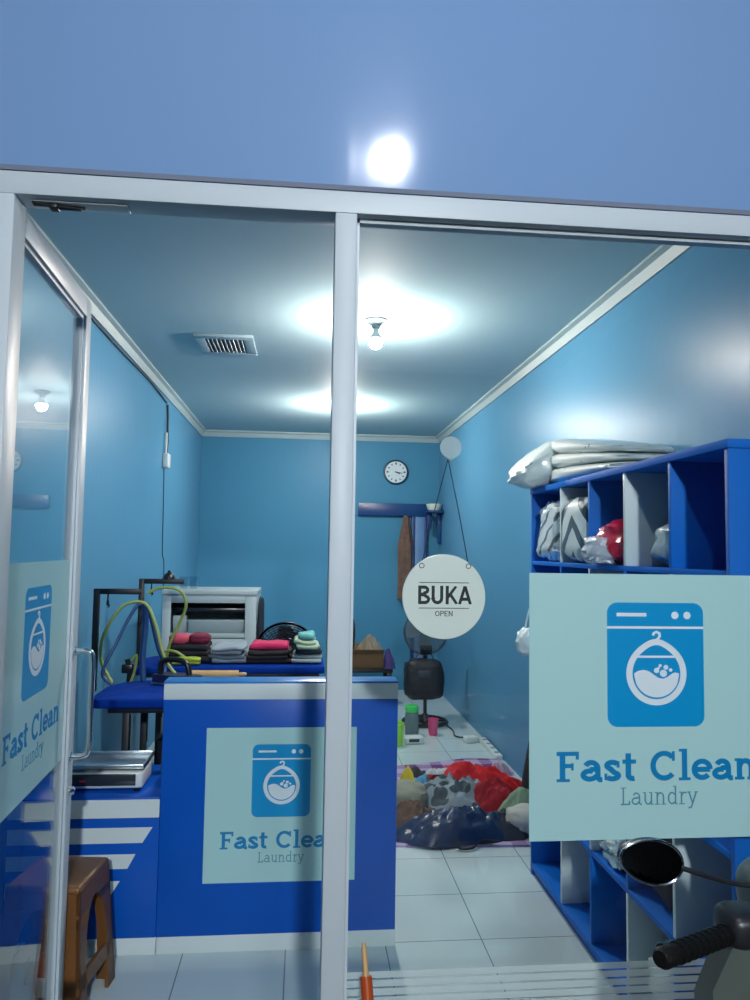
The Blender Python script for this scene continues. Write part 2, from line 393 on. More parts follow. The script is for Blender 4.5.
# ------------------------------------------------------------------ the shop sticker
def ribbon(pts, w, closed=False):
    """flat outlines (quads) for a stroke of width w"""
    P = [Vector((p[0], p[1])) for p in pts]; k = len(P); L = []; Rr = []
    for i in range(k):
        a = P[i-1] if (i > 0 or closed) else P[i]; b = P[(i+1) % k] if (i < k-1 or closed) else P[i]
        t = (b-a).normalized(); n = Vector((-t.y, t.x))
        if 0 < i < k-1:
            t1 = (P[i]-P[i-1]).normalized(); cs = max(.5, abs(t1.dot(t)))
        else: cs = 1
        L.append(P[i]+n*w/2/cs); Rr.append(P[i]-n*w/2/cs)
    q = []
    for i in range(k if closed else k-1):
        j = (i+1) % k; q.append([L[i], Rr[i], Rr[j], L[j]])
    return q
def rect(x0, y0, x1, y1): return [(x0, y0), (x1, y0), (x1, y1), (x0, y1)]
def glyphs(w):
    s = w*.55; X = .72; h = w/2
    def S(p): return ribbon(p, w)
    G = {}
    G['F'] = (S([(.2, 0), (.2, 1)])+[rect(.02, 0, .42, s), rect(.02, 1-w*.8, .70, 1), rect(.2, .46, .54, .46+w*.8), rect(.70-s, .74, .70, 1), rect(.54-s*.8, .38, .54, .62)], .76)
    G['a'] = (S(arc(.32, .42, .20, .30-h, 150, 0)+[(.52, .1), (.58, h*.7), (.66, h*.7)])+S(arc(.27, .22, .20, .22-h, 60, 330)+[(.52, .2)])+S([(.27, .40), (.52, .42)]), .70)
    G['s'] = (S(arc(.27, X-.19, .17, .19-h, 25, 240, 14)+arc(.27, .19, .18, .19-h, 70, -155, 14))+[rect(.44-s*.4, X-.26, .44+s*.5, X-.05), rect(.06-s*.4, .05, .06+s*.5, .26)], .54)
    G['t'] = (S([(.22, .93), (.22, .22)]+arc(.36, .2, .14, .2-h, 180, 290, 8))+[rect(.04, X-w*.8, .46, X)], .52)
    G['C'] = (S(arc(.46, .5, .36, .5-h, 42, 318, 24))+[rect(.76-s*.5, .66, .76+s*.5, .98)], .90)
    G['l'] = (S([(.22, 0), (.22, 1.06)])+[rect(.03, 0, .41, s), rect(.04, 1.06-s, .22, 1.06)], .45)
    G['e'] = (S(arc(.34, X/2, .26, X/2-h, 0, 318, 22))+S([(.10, X*.5), (.60, X*.5)]), .68)
    G['n'] = (S([(.18, 0), (.18, X)])+S([(.18, .42)]+arc(.38, .42, .19, .30-h, 150, 0)+[(.57, 0)])+[rect(.03, 0, .34, s), rect(.44, 0, .73, s), rect(.03, X-s, .18, X)], .77)
    G['L'] = (S([(.2, 0), (.2, 1)])+[rect(.04, 0, .62, w), rect(.04, 1-s, .38, 1), rect(.62-w, 0, .62, .24)], .68)
    G['u'] = (S([(.17, X), (.17, .3)]+arc(.36, .3, .19, .3-h, 180, 330)+[(.56, .3)])+S([(.56, X), (.56, 0)])+[rect(.03, X-s, .17, X), rect(.42, X-s, .56, X), rect(.56, 0, .70, s)], .74)
    G['d'] = (S(arc(.33, X/2, .22, X/2-h, 40, 320))+S([(.55, 1.06), (.55, 0)])+[rect(.40, 1.06-s, .55, 1.06), rect(.55, 0, .68, s)], .74)
    G['r'] = (S([(.18, 0), (.18, X)])+S([(.18, .42)]+arc(.38, .42, .19, .30-h, 150, 55))+[rect(.03, 0, .38, s), rect(.03, X-s, .18, X)], .54)
    G['y'] = (S([(.10, X), (.34, .05)])+S([(.58, X), (.34, .05), (.24, -.18), (.08, -.22)])+[rect(.0, X-s, .22, X), rect(.46, X-s, .68, X)], .68)
    return G
def text_quads(txt, w, x0, y0, hgt, width):
    G = glyphs(w); adv = sum(G[c][1] if c != ' ' else .34 for c in txt); sx = width/adv; x = 0; out = []
    for c in txt:
        if c == ' ': x += .34; continue
        for q in G[c][0]: out.append([(x0+(x+p[0])*sx, y0+p[1]*hgt) for p in q])
        x += G[c][1]
    return out
def sticker(name, label, place, size):
    """place(u, v, w): u right and v up from the lower left corner (unit square), w out of the face in metres"""
    t = thing(name, label, 'sticker', place(.5, 0, 0), 0)
    base = Vector(place(.5, 0, 0)); F = lambda u, v, w: Vector(place(u, v, w))-base
    mb('prism', rect(0, 0, 1, 1), F, .0003, .0009).build('backing', 'sticker', t, smooth=False)
    px = lambda x, y: ((x-529)/252*1.0, 1-(y-572)/269)
    K = 4.35
    mm = lambda x, y: px(590+x/K, 590+y/K)     # emblem drawing frame
    def flat(polys, name, m, z):
        b = MB()
        for i, q in enumerate(polys): b.prism([mm(*p) for p in q], F, z, z+.0003+i*1.5e-6)
        b.build(name, m, t, smooth=False)
    cr = 46
    body = [p for c in ((495-cr, 603-cr, 0), (70+cr, 603-cr, 90), (70+cr, 50+cr, 180), (495-cr, 50+cr, 270)) for p in arc(c[0], c[1], cr, cr, c[2], c[2]+90, 8)]
    flat([body], 'emblem', 'logo', .0009)
    R_ = ribbon
    ring = []
    for i in range(64):
        a = 2*PI*i/64; k = 1+.10*max(0, math.cos((a+PI/2)))**9
        ring.append((285+119*math.cos(a), 367+128*k*math.sin(a)))
    marks = [rect(112, 96, 243, 112), rect(70, 156, 495, 167), rect(192, 287, 378, 297)]+R_(ring, 27, True)
    marks += [arc(369, 106, 16, 17, 0, 360, 20)[:-1], arc(423, 106, 16, 17, 0, 360, 20)[:-1]]
    marks += R_([(285, 232), (285, 219), (294, 210), (301, 200), (299, 187), (287, 181), (275, 186), (271, 197)], 11)
    water = [(187, 366), (205, 355), (230, 350), (255, 358), (275, 374), (295, 387), (315, 391), (338, 380), (355, 366), (370, 362), (384, 366)]
    water += arc(285, 370, 99, 103, 2, 178, 24)
    wq = []
    n = 24
    for i in range(n):       # split in vertical strips so the outline may be concave
        xa = 187+(384-187)*i/n; xb = 187+(384-187)*(i+1)/n
        def top(x):
            for (x1, y1), (x2, y2) in zip(water[:11], water[1:11]):
                if x1 <= x <= x2+1e-6: return y1+(y2-y1)*(x-x1)/(x2-x1)
            return 366
        def bot(x): return 370+103*math.sqrt(max(0, 1-((x-285.5)/98.6)**2))
        wq.append([(xa, top(xa)), (xb, top(xb)), (xb, max(bot(xb), top(xb)+.5)), (xa, max(bot(xa), top(xa)+.5))])
    marks += wq
    flat(marks, 'emblem_lines', 'logolight', .0012)
    bub = [arc(x, y, r, r, 0, 360, 14)[:-1] for x, y, r in ((285, 353, 12), (315, 366, 16), (326, 339, 11), (301, 331, 7), (347, 351, 8), (295, 341, 5))]
    flat([arc(x, y, r, r, 0, 360, 14)[:-1] for x, y, r in ((285, 353, 16), (315, 366, 20), (326, 339, 14), (347, 351, 11))], 'bubble_outline', 'logo', .0015)
    flat(bub, 'bubbles', 'logolight', .0018)
    def write(txt, w, x0, x1, ybase, cap, nm, m):
        b = MB()
        for i, q in enumerate(text_quads(txt, w, x0, 0, 1, x1-x0)):
            b.prism([px(p[0], ybase-cap*p[1]) for p in q], F, .0009, .0013+i*5e-6)
        b.build(nm, m, t, smooth=False)
    write('Fast', .17, 555, 636, 783, 30, 'lettering', 'logotext'); write('Clean', .17, 648, 757, 783, 30, 'lettering', 'logotext')
    write('Laundry', .085, 618, 696, 807, 17.5, 'small_lettering', 'logothin')
    return t
sticker('shop_sticker', 'mint washing machine sticker on the big shop window', lambda u, v, w: (.542+.63*u, 1.737-w, .821+.629*v), 1)
dm = Matrix.Translation((-.674, 1.712, .012)) @ Matrix.Rotation(HA, 4, 'Z')
sticker('shop_sticker', 'mint washing machine sticker on the open glass door', lambda u, v, w: tuple(dm @ Vector((-.017+w, .072+.60*u, .832+.61*v))), 1)
YC = 2.876
sticker('shop_sticker', 'mint washing machine sticker on the front of the blue counter', lambda u, v, w: (-.349+.567*u, YC-w, .25+.569*v), 1)
# frosted stripes low on the window
b = MB(); z = .541; k = 0
while z > .09:
    hgt = .0145
    b.box((.112, 1.7362, z-hgt), (XR-.052, 1.7369, z)); z -= .0188
tag(b.build('privacy_film', 'film', smooth=False), 'band of frosted stripes low on the shop window', 'window film')

# ------------------------------------------------------------------ hanging open sign
t = thing('open_sign', 'round white sign reading BUKA OPEN hung from a clear suction hook', 'sign', (.344, 1.79, 1.388))
Rx = Matrix.Rotation(PI/2, 4, 'X')
mb('lathe', [(.09, -.003), (.1025, -.003), (.1035, 0), (.1025, .003), (.09, .003)], n=64, mtx=Rx).build('board', 'sign', t)
def sans(w):
    S = lambda p: ribbon(p, w); h = w/2; G = {}
    G['B'] = (S([(h+.03, 0), (h+.03, 1)])+S([(h+.03, 1-h), (.36, 1-h)]+arc(.38, .76, .19, .24-h, 80, -80)+[(.36, .52), (h+.03, .52)])+S([(h+.03, .5), (.38, .5)]+arc(.41, .26, .21, .26-h, 80, -80)+[(.38, h), (h+.03, h)]), .76)
    G['U'] = (S([(h+.03, 1), (h+.03, .32)]+arc(.36, .32, .33-h, .32-h, 180, 360)+[(.69-h, 1)]), .80)
    G['K'] = (S([(h+.03, 0), (h+.03, 1)])+S([(h+.05, .36), (.62, 1)])+S([(.28, .56), (.66, 0)]), .76)
    G['A'] = (S([(.06, 0), (.37, .99)])+S([(.68, 0), (.37, .99)])+S([(.16, .28), (.58, .28)]), .76)
    G['O'] = (ribbon(arc(.40, .5, .36-h, .5-h, 0, 360, 32)[:-1], w, True), .86)
    G['P'] = (S([(h+.03, 0), (h+.03, 1)])+S([(h, 1-h), (.36, 1-h)]+arc(.36, .72, .24, .28-h, 90, -90)+[(h, .44+h)]), .70)
    G['E'] = (S([(h+.03, 0), (h+.03, 1)])+S([(h, 1-h), (.58, 1-h)])+S([(h, .5), (.52, .5)])+S([(h, h), (.58, h)]), .68)
    G['N'] = (S([(h+.03, 0), (h+.03, 1)])+S([(h+.03, 1), (.66-h, 0)])+S([(.66-h, 0), (.66-h, 1)]), .78)
    return G
def txt(word, w, x0, x1, z0, hgt, name, parent):
    G = sans(w); adv = sum(G[c][1] for c in word)-.1; sx = (x1-x0)/adv; x = 0; b = MB(); k = 0
    for c in word:
        for q in G[c][0]:
            b.prism([(x0+(x+u)*sx, z0+max(0, min(1, v))*hgt) for u, v in q], lambda u, v, d: Vector((u, -d, v)), .003, .0034+k*5e-6); k += 1
        x += G[c][1]
    b.build(name, 'ink', parent, smooth=False)
txt('BUKA', .175, -.0655, .0645, -.0185, .045, 'lettering', t)
txt('OPEN', .13, -.0225, .0215, -.0475, .013, 'small_lettering', t)
m = MB()
for zz in (.034, -.028): m.box((-.062, -.0037, zz-.0009), (.062, -.003, zz+.0009))
m.build('rule_lines', 'ink', t, smooth=False)
hk = Vector((.005, -.012, .338))
m = MB()
for sx in (-1, 1):
    e = Vector((sx*.058+.002, 0, .079))
    m.tube(spline([hk, hk.lerp(e, .5)+Vector((sx*.002, 0, -.003)), e], 6), .0012, 6)
    m.tube(arc3 := [e+Vector((.006*math.cos(a), -.004, .006*math.sin(a)-.004)) for a in [i*PI/5 for i in range(10)]], .001, 5, True)
m.build('cord', 'cord', t)
m = MB(); q = Matrix.Translation((.005, -.047, .362)) @ Rx
m.lathe([(.004, 0), (.027, 0), (.026, -.004), (.015, -.011), (.008, -.016), (.007, -.024), (.003, -.024)], mtx=q); m.build('suction_cup', 'hazy', t)
m = MB(); m.tube([(.005, -.02, .362), (.005, -.012, .352), (.005, -.012, .34), (.012, -.012, .334), (.02, -.014, .34)], .0035, 8); m.build('hook', 'hazy', t)

# ------------------------------------------------------------------ counters
t = thing('reception_counter', 'tall blue reception counter with white top band and sticker', 'counter', (-.07, YC, 0))
def rel(o, lo, hi): return [v-w for v, w in zip(lo, o)], [v-w for v, w in zip(hi, o)]
oc = (-.07, YC, 0)
def cb(lo, hi, name, m, bev=.002): a, c = rel(oc, lo, hi); return bx(a, c, bev).build(name, m, t)
cb((-.512, YC, .062), (.376, YC+.10, .925), 'body', 'blue')
cb((-.510, YC+.004, 0), (.377, YC+.10, .062), 'plinth', 'white', .001)
cb((-.512, YC-.004, .925), (.376, YC+.10, .985), 'top_band', 'white')
cb((-.512, YC-.004, .985), (.376, YC+.10, .993), 'ledge', 'bluetop', .001)
cb((-.49, YC+.10, .70), (.355, YC+.42, .73), 'work_top', 'bluetop')
cb((-.49, YC+.10, .0), (-.47, YC+.42, .70), 'side_panel', 'blue'); cb((.335, YC+.10, .0), (.355, YC+.42, .70), 'side_panel', 'blue')
oc = (-.78, YC, 0)
t = thing('low_counter', 'low blue counter with slanted white stripes on its front', 'counter', oc)
cb((-1.06, YC, .062), (-.513, YC+.42, .558), 'body', 'blue')
cb((-1.058, YC+.004, 0), (-.513, YC+.42, .062), 'plinth', 'white', .001)
cb((-1.065, YC-.006, .558), (-.513, YC+.42, .568), 'top', 'blue')
for xt, xb, z1, z0 in ((-.5135, -.5135, .562, .496), (-.537, -.572, .459, .403), (-.595, -.623, .363, .311), (-.648, -.684, .268, .210)):
    b = MB(); poly = [(-1.055, z0), (xb, z0), (xt, z1), (-1.055, z1)]
    b.prism([(x-oc[0], z) for x, z in poly], lambda u, v, w: Vector((u, w, v)), -.0075 if z1 > .5 else -.0012, 0); b.build('stripe', 'white', t, smooth=False)

# weighing scale
t = thing('digital_scale', 'white digital weighing scale with steel tray on the low counter', 'scale', (-.735, 3.02, .568))
m = MB(); m.box((-.145, -.085, .012), (.145, .085, .078), .012, 3); m.build('body', 'pvc', t)
bx((-.128, -.0875, .024), (.118, -.083, .068), .002).build('display_panel', 'darkpanel', t)
bx((-.088, -.0885, .04), (-.068, -.087, .048), 0).build('red_digits', mat('red led digits', (220, 30, 60), .4), t)
m = MB(); m.box((-.05, -.05, .078), (.05, .05, .09)); m.build('tray_support', 'darkpanel', t)
m = MB(); m.box((-.15, -.10, .09), (.15, .10, .094), .001)
for lo, hi in (((-.15, -.10), (.15, -.094)), ((-.15, .094), (.15, .10)), ((-.15, -.10), (-.144, .10)), ((.144, -.10), (.15, .10))): m.box((lo[0], lo[1], .092), (hi[0], hi[1], .106), .002)
m.build('tray', 'steel', t)
for x in (-.12, .12):
    for y in (-.065, .065): mb('lathe', [(.012, 0), (.012, .012)], (x, y, 0), 12).build('foot', 'rubber', t)

# plastic stool
t = thing('plastic_stool', 'brown moulded plastic stool standing before the low counter', 'stool', (-.785, 2.615, 0), math.radians(-7))
TW, BW, H = .122, .15, .42
def quadface(m, a0, a1, hole):
    """one splayed side wall with an arched opening between its two legs"""
    pass
m = MB(); m.box((-TW, -TW, H-.03), (TW, TW, H), .014, 3)
m.build('seat', 'brown', t)
def side(k):
    b = MB(); R = Matrix.Rotation(k*PI/2, 4, 'Z'); n = 12
    zt, zb = H-.012, .0
    def wid(z): return TW-.004+(BW-TW)*(1-z/H)
    def P(u, z, inner): 
        w = wid(z)-(.012 if inner else 0); return R @ Vector((u, -w, z))
    # outline: legs left/right of an oval cut and an apron at the top, and a band low down only on two sides
    zs = [0, .06, .12, .16, .20, .24, .28, .31, .335, .345, .35, zt]
    def cut(z): 
        if z >= .35: return 0
        f = 1-((z-.16)/.19)**2  if z > .16 else 1
        return max(0, f)**.5*.085*(1 if z > .0 else 1)
    for a, c in zip(zs, zs[1:]):
        for sg in (-1, 1):
            u0a, u1a = sg*cut(a), sg*wid(a); u0c, u1c = sg*cut(c), sg*wid(c)
            vs = [b.bm.verts.new(p) for p in (P(u0a, a, 0), P(u1a, a, 0), P(u1c, c, 0), P(u0c, c, 0), P(u0a, a, 1), P(u1a, a, 1), P(u1c, c, 1), P(u0c, c, 1))]
            for q in ((0, 1, 2, 3), (7, 6, 5, 4), (0, 3, 7, 4), (1, 5, 6, 2), (0, 4, 5, 1), (3, 2, 6, 7)):
                try: b.bm.faces.new([vs[i] for i in q])
                except ValueError: pass
    if k % 2:
        z0, z1 = .10, .15
        vs = [b.bm.verts.new(P(u, z, i)) for i in (0, 1) for u, z in ((-wid(z0), z0), (wid(z0), z0), (wid(z1), z1), (-wid(z1), z1))]
        for q in ((0, 1, 2, 3), (7, 6, 5, 4), (0, 4, 5, 1), (1, 5, 6, 2), (2, 6, 7, 3), (3, 7, 4, 0)): b.bm.faces.new([vs[i] for i in q])
    bmesh.ops.remove_doubles(b.bm, verts=b.bm.verts, dist=1e-4)
    return b
for k in range(4): side(k).build('side_legs', 'brown', t)

# small packet on the floor beneath the stool
t = thing('detergent_pack', 'red and white detergent packet on the floor beneath the brown stool', 'packet', (-.80, 2.62, 0))
mb('blob', (0, 0, 0), (.055, .03, .16), 3, .08, 1.5).build('pouch', cloth('red foil', (176, 26, 36), rough=.3), t)
bx((-.035, -.035, .03), (.035, -.026, .09), .003).build('printed_label', 'white', t)

# ------------------------------------------------------------------ cubby shelf on the right
XS = 1.09; SY0, SY1 = 1.80, 3.47
t = thing('cubby_shelf', 'tall blue and white cubby shelf along the wall behind the window sticker', 'shelf', (1.28, 2.64, 0))
oc = (1.28, 2.64, 0)
zb = [0, .375, .73, 1.085, 1.44, 1.80]; rows = []
cb((XS, SY0, 0), (XR-.004, SY0+.018, 1.78), 'end_panel', 'shblue', .001); cb((XS, SY1-.018, 0), (XR-.004, SY1, 1.78), 'end_panel', 'shblue', .001)
cb((XR-.012, SY0+.018, 0), (XR-.004, SY1-.018, 1.78), 'back_panel', 'white', 0)
cb((XS-.004, SY0-.004, 1.778), (XR-.004, SY1+.004, 1.802), 'top_board', 'shblue', .001)
cb((XS, SY0+.018, .03), (XR-.012, SY1-.018, .055), 'bottom_board', 'shblue', .001); cb((XS+.012, SY0+.018, 0), (XS+.028, SY1-.018, .03), 'plinth', 'shblue', .001)
for z in zb[1:5]: cb((XS+.002, SY0+.018, z), (XR-.012, SY1-.018, z+.018), 'shelf_board', 'shblue', .001)
ys = [2.105, 2.42, 2.735, 3.05]
for r in range(5):
    z0 = zb[r]+.018 if r else .055; z1 = zb[r+1] if r < 4 else 1.778
    for i, y in enumerate(ys):
        c = 'shblue' if (i+r) % 2 == 0 else 'white'
        cb((XS+.001, y, z0), (XR-.012, y+.016, z1), 'divider', c, .001)

# things on and in the shelf
def pattern_quilt(nt, o):
    n = nt.nodes.new('ShaderNodeTexVoronoi'); n.inputs['Scale'].default_value = 22; tc = nt.nodes.new('ShaderNodeTexCoord')
    nt.links.new(tc.outputs['Object'], n.inputs['Vector'])
    n2 = nt.nodes.new('ShaderNodeTexNoise'); n2.inputs['Scale'].default_value = 9; nt.links.new(tc.outputs['Object'], n2.inputs['Vector'])
    return mth(nt, 'MULTIPLY', mth(nt, 'LESS_THAN', n.outputs['Distance'], .22), mth(nt, 'GREATER_THAN', n2.outputs['Fac'], .5))
t = thing('bedding_pack', 'rolled patterned bedding wrapped in clear plastic on top of the shelf', 'bedding', (1.27, 2.98, 1.802))
m = MB()
q = two_tone('printed white bedding', (205, 214, 212), (128, 150, 160), pattern_quilt, .5, .6)
for k, (z, h, w) in enumerate(((.0, .062, .165), (.050, .060, .16), (.098, .058, .15))):
    m.blob((0, -.02+.02*k, z), (w, .46-.02*k, h), 5+k, .04, 3, 40, 20, .62)
for v in m.bm.verts: v.co.z *= 1.12+1.15*v.co.y
m.build('folded_quilt', q, t)
m = MB(); m.blob((-.12, .44, .0), (.17, .14, .225), 9, .10, 2.2, 36, 20, .72)
for v in m.bm.verts: v.co.z *= max(.25, min(1, 1+3.0*(v.co.x+.12)))
m.build('rolled_end', two_tone('white bedding roll', (222, 230, 228), (150, 170, 178), pattern_quilt, .4, .7), t)
def zig(nt, o):
    u = mth(nt, 'SUBTRACT', mth(nt, 'MULTIPLY', o[0], .7), mth(nt, 'MULTIPLY', o[1], .7))
    tri = mth(nt, 'ABSOLUTE', mth(nt, 'SUBTRACT', mth(nt, 'FRACT', mth(nt, 'MULTIPLY', u, 5.5)), .5))
    v = mth(nt, 'FRACT', mth(nt, 'MULTIPLY', mth(nt, 'ADD', o[2], mth(nt, 'MULTIPLY', tri, .26)), 7.0))
    return mth(nt, 'LESS_THAN', v, .36)
t = thing('laundry_bag', 'shiny white crumpled plastic laundry bag in the farthest top cell', 'bag', (1.22, 3.25, 1.459))
mb('blob', (0, 0, 0), (.13, .16, .27), 14, .14, 3.0, 44, 28, .55).build('plastic_wrap', two_tone('shiny white plastic', (218, 226, 228), (110, 122, 126), lambda nt, o: mth(nt, 'LESS_THAN', mth(nt, 'FRACT', mth(nt, 'MULTIPLY', mth(nt, 'ADD', o[2], mth(nt, 'MULTIPLY', o[1], .8)), 11)), .22), .15, .8), t)
t = thing('laundry_bag', 'white and grey zigzag bedding bag filling a top cell of the shelf', 'bag', (1.23, 2.905, 1.459))
mb('blob', (0, 0, 0), (.155, .138, .27), 12, .05, 2.2, 44, 28, .42).build('zigzag_bedding', two_tone('zigzag cloth', (212, 222, 220), (66, 78, 84), zig, .45, .8), t)
t = thing('laundry_bag', 'crumpled red and white plastic bag bulging from a top cell of the shelf', 'bag', (1.18, 2.59, 1.459))
mb('blob', (.02, -.01, 0), (.12, .125, .16), 21, .16, 2.6, 40, 24, .7).build('red_bag', mat('shiny red plastic', (196, 24, 62), .25, coat=.6, bump=.5, bscale=25), t)
mb('blob', (-.085, .03, 0), (.06, .085, .10), 22, .2, 2.8, 32, 20, .7).build('white_bag', mat('crumpled pale plastic', (196, 200, 212), .25, coat=.6, bump=.5, bscale=30), t)
t = thing('laundry_bag', 'clear plastic bag of pale laundry in the white top cell of the shelf', 'bag', (1.26, 2.27, 1.458))
mb('blob', (0, 0, 0), (.12, .105, .15), 31, .12, 2.8, 40, 24, .7).build('bagged_laundry', mat('bagged pale laundry', (198, 212, 212), .22, coat=.8, bump=.6, bscale=28, var=.15), t)
mb('blob', (.03, .02, .13), (.05, .045, .09), 35, .25, 3, 30, 18, .8).build('knotted_top', mat('grey striped plastic', (120, 136, 140), .2, coat=.8, bump=.8, bscale=40), t)
t = thing('white_plastic_bag', 'small white plastic bag hanging at the far end of the shelf', 'bag', (1.10, 3.54, .98))
mb('blob', (0, -.01, .02), (.06, .05, .13), 41, .18, 2.2, 30, 20, .8).build('pouch', mat('thin white plastic', (212, 226, 226), .3, bump=.4, bscale=25), t)
mb('tube', spline([(-.02, 0, .13), (0, -.03, .25), (.03, -.065, .27), (.04, -.02, .22), (.02, 0, .13)], 5), .005, 8).build('carry_loop', bpy.data.materials['thin white plastic'], t)
t = thing('laundry_bundle', 'dark plum cloth bundle in a lower cell of the shelf', 'bundle', (1.26, 2.27, .393))
mb('blob', (0, 0, 0), (.13, .11, .26), 51, .12, 2.2, 36, 22, .6).build('cloth', cloth('dark plum cloth', (42, 34, 50)), t)
t = thing('clear_plastic_bag', 'crumpled clear plastic bag low in the shelf behind the scooter grip', 'bag', (1.18, 2.60, .393))
mb('blob', (0, 0, 0), (.08, .1, .10), 52, .25, 3, 36, 22, .8).build('pouch', mat('crumpled clear plastic', (170, 196, 206), .15, coat=.8, bump=.8, bscale=35), t)
t = thing('white_plastic_bag', 'crumpled white plastic bag in the bottom shelf cell behind the scooter grip', 'bag', (1.19, 2.27, .055))
mb('blob', (0, 0, 0), (.075, .10, .22), 57, .2, 2.6, 36, 22, .75).build('pouch', bpy.data.materials['thin white plastic'], t)
mb('blob', (0, 0, .19), (.03, .04, .06), 58, .25, 3, 24, 16, .8).build('knotted_top', bpy.data.materials['thin white plastic'], t)
tag(mb('blob', (1.26, 1.955, .055), (.13, .11, .24), 55, .12, 2.2, 36, 22, .6).build('laundry_bundle', cloth('dark grey cloth', (38, 42, 52))), 'dark grey cloth bundle in the bottom shelf cell nearest the window', 'bundle')

# ------------------------------------------------------------------ wall clock, wall socket, cables
t = thing('wall_clock', 'round white wall clock with dark rim on the back wall', 'clock', (.985, YB, 2.35))
mb('lathe', [(.118, 0), (.134, 0), (.138, .018), (.134, .03), (.122, .034), (.118, .022)], n=48, mtx=Rx, cap=False).build('rim', mat('navy clock rim', (24, 52, 82), .35), t)
mb('lathe', [(.001, .004), (.12, .004), (.12, .02), (.001, .02)], n=48, mtx=Rx).build('face', mat('white clock face', (205, 222, 228), .4), t)
for i in range(12):
    a = i*PI/6; w, l = (.008, .022) if i % 3 == 0 else (.006, .017)
    bx((-w, -.022, .082), (w, -.0205, .082+l), 0, mtx=Matrix.Rotation(a, 4, 'Y')).build('hour_mark', 'ink', t, smooth=False)
for nm, l, w, a in (('hour_hand', .045, .006, 1.95), ('minute_hand', .072, .004, 1.75)):
    bx((-w, -.026, -.012), (w, -.023, l), 0, mtx=Matrix.Rotation(a, 4, 'Y')).build(nm, 'ink', t, smooth=False)
t = thing('cable_switch', 'white inline switch box on the wall above the ironing tables', 'switch', (XL, 5.93, 2.18))
bx((.0, -.055, -.06), (.045, .055, .055), .01, 3).build('housing', 'pvc', t)
mb('tube', spline([(.02, 0, .05), (.015, .05, .16), (.02, .01, .26), (.015, .03, .36), (.012, .02, .45)], 6), .009, 8).build('coiled_cord', 'cord', t)
mb('tube', spline([(.015, -.01, .05), (.02, -.03, .12), (.015, .0, .22)], 6), .010, 8).build('white_lead', 'pvc', t)
m = mb('tube', spline([(XL+.008, 1.86, 2.668), (XL+.008, 3.0, 2.676), (XL+.008, 4.4, 2.662), (XL+.008, 5.3, 2.668), (XL+.010, 5.93, 2.64)], 8), .007, 6)
tag(m.build('ceiling_cable', 'cord'), 'dark cable running along the wall just under the cornice', 'cable')
m = mb('tube', spline([(XL+.006, 5.93, 2.118), (XL+.007, 5.95, 1.8), (XL+.006, 5.98, 1.45), (XL+.008, 6.06, 1.25), (XL+.006, 6.02, .0)], 8), .0035, 6)
tag(m.build('thin_cable', 'cord'), 'thin grey wire hanging down the wall from the white switch box', 'cable')

# ------------------------------------------------------------------ ironing tables
def iron_table(label, x0, x1, y0, y1, z, px_, bar, gz, tip, py=None):
    """padded top tapering at its left end, square tube legs and an iron gantry"""
    xm, ym = (x0+x1)/2, (y0+y1)/2; t = thing('ironing_table', label, 'ironing table', (xm, ym, 0))
    m = MB(); L = x0-xm; Rr = x1-xm; w = (y1-y0)/2
    out = [(Rr, -w), (Rr, w), (L+.16, w), (L+.05, w*.75), (L, w*.25), (L, -w*tip), (L+.04, -w)]
    loop = [m.bm.verts.new((u, v, z-.006)) for u, v in out]; top = m.bm.faces.new(loop)
    r = bmesh.ops.extrude_face_region(m.bm, geom=[top]); vs = [e for e in r['geom'] if isinstance(e, bmesh.types.BMVert)]
    bmesh.ops.translate(m.bm, vec=(0, 0, -.045), verts=vs)
    bmesh.ops.bevel(m.bm, geom=list(m.bm.edges), offset=.014, segments=3, profile=.5, affect='EDGES')
    m.build('padded_top', 'cover', t)
    bx((L+.08, -w+.03, z-.075), (Rr-.03, w-.03, z-.049), .003).build('under_frame', 'black', t)
    for u in (L+.16, Rr-.10):
        for v in (-w+.05, w-.05): bx((u-.015, v-.015, 0), (u+.015, v+.015, z-.07), .002).build('leg', 'black', t)
    for v in (-w+.05, w-.05):
        mb('tube', [(L+.17, v, z-.30), (L+.03, v, z-.30+.02), (L+.17, v, z-.085)][::2], .011, 6).build('brace', 'black', t)
    bx((L+.16, w-.06, .16), (Rr-.10, w-.04, .185), .002).build('stretcher', 'black', t)
    gx = px_-xm; gy = (w-.015) if py is None else py-ym
    m = MB(); m.box((gx-.014, gy-.014, z-.06), (gx+.014, gy+.014, gz), .002); m.box((gx+.014, gy-.014, gz-.028), (gx+bar, gy+.014, gz), .002); m.build('gantry', 'black', t)
    m = MB(); m.tube(spline([(gx+.055, gy, gz-.028), (gx+.055, gy, gz-.07), (gx+.062, gy, gz-.085), (gx+.055, gy, gz-.095)], 4), .004, 6); m.tube([(gx+.055, gy, gz-.06), (gx+.055, gy, gz-.085)], .007, 6); m.build('hook', 'black', t)
    return t
iron_table('ironing table with bare royal blue padded top behind the low counter', -.935, -.10, 3.40, 3.88, .83, -1.035, .215, 1.283, .95, 3.86)
iron_table('ironing table piled with folded clothes on its blue top', -.96, .135, 4.30, 4.76, .832, -.915, .235, 1.315, .95, 4.33)
m = MB(); m.box((-1.12, 3.83, .60), (-.955, 3.90, .64), .002)
# wall bracket tie of the first gantry is part of that table's frame
m.bm.free()

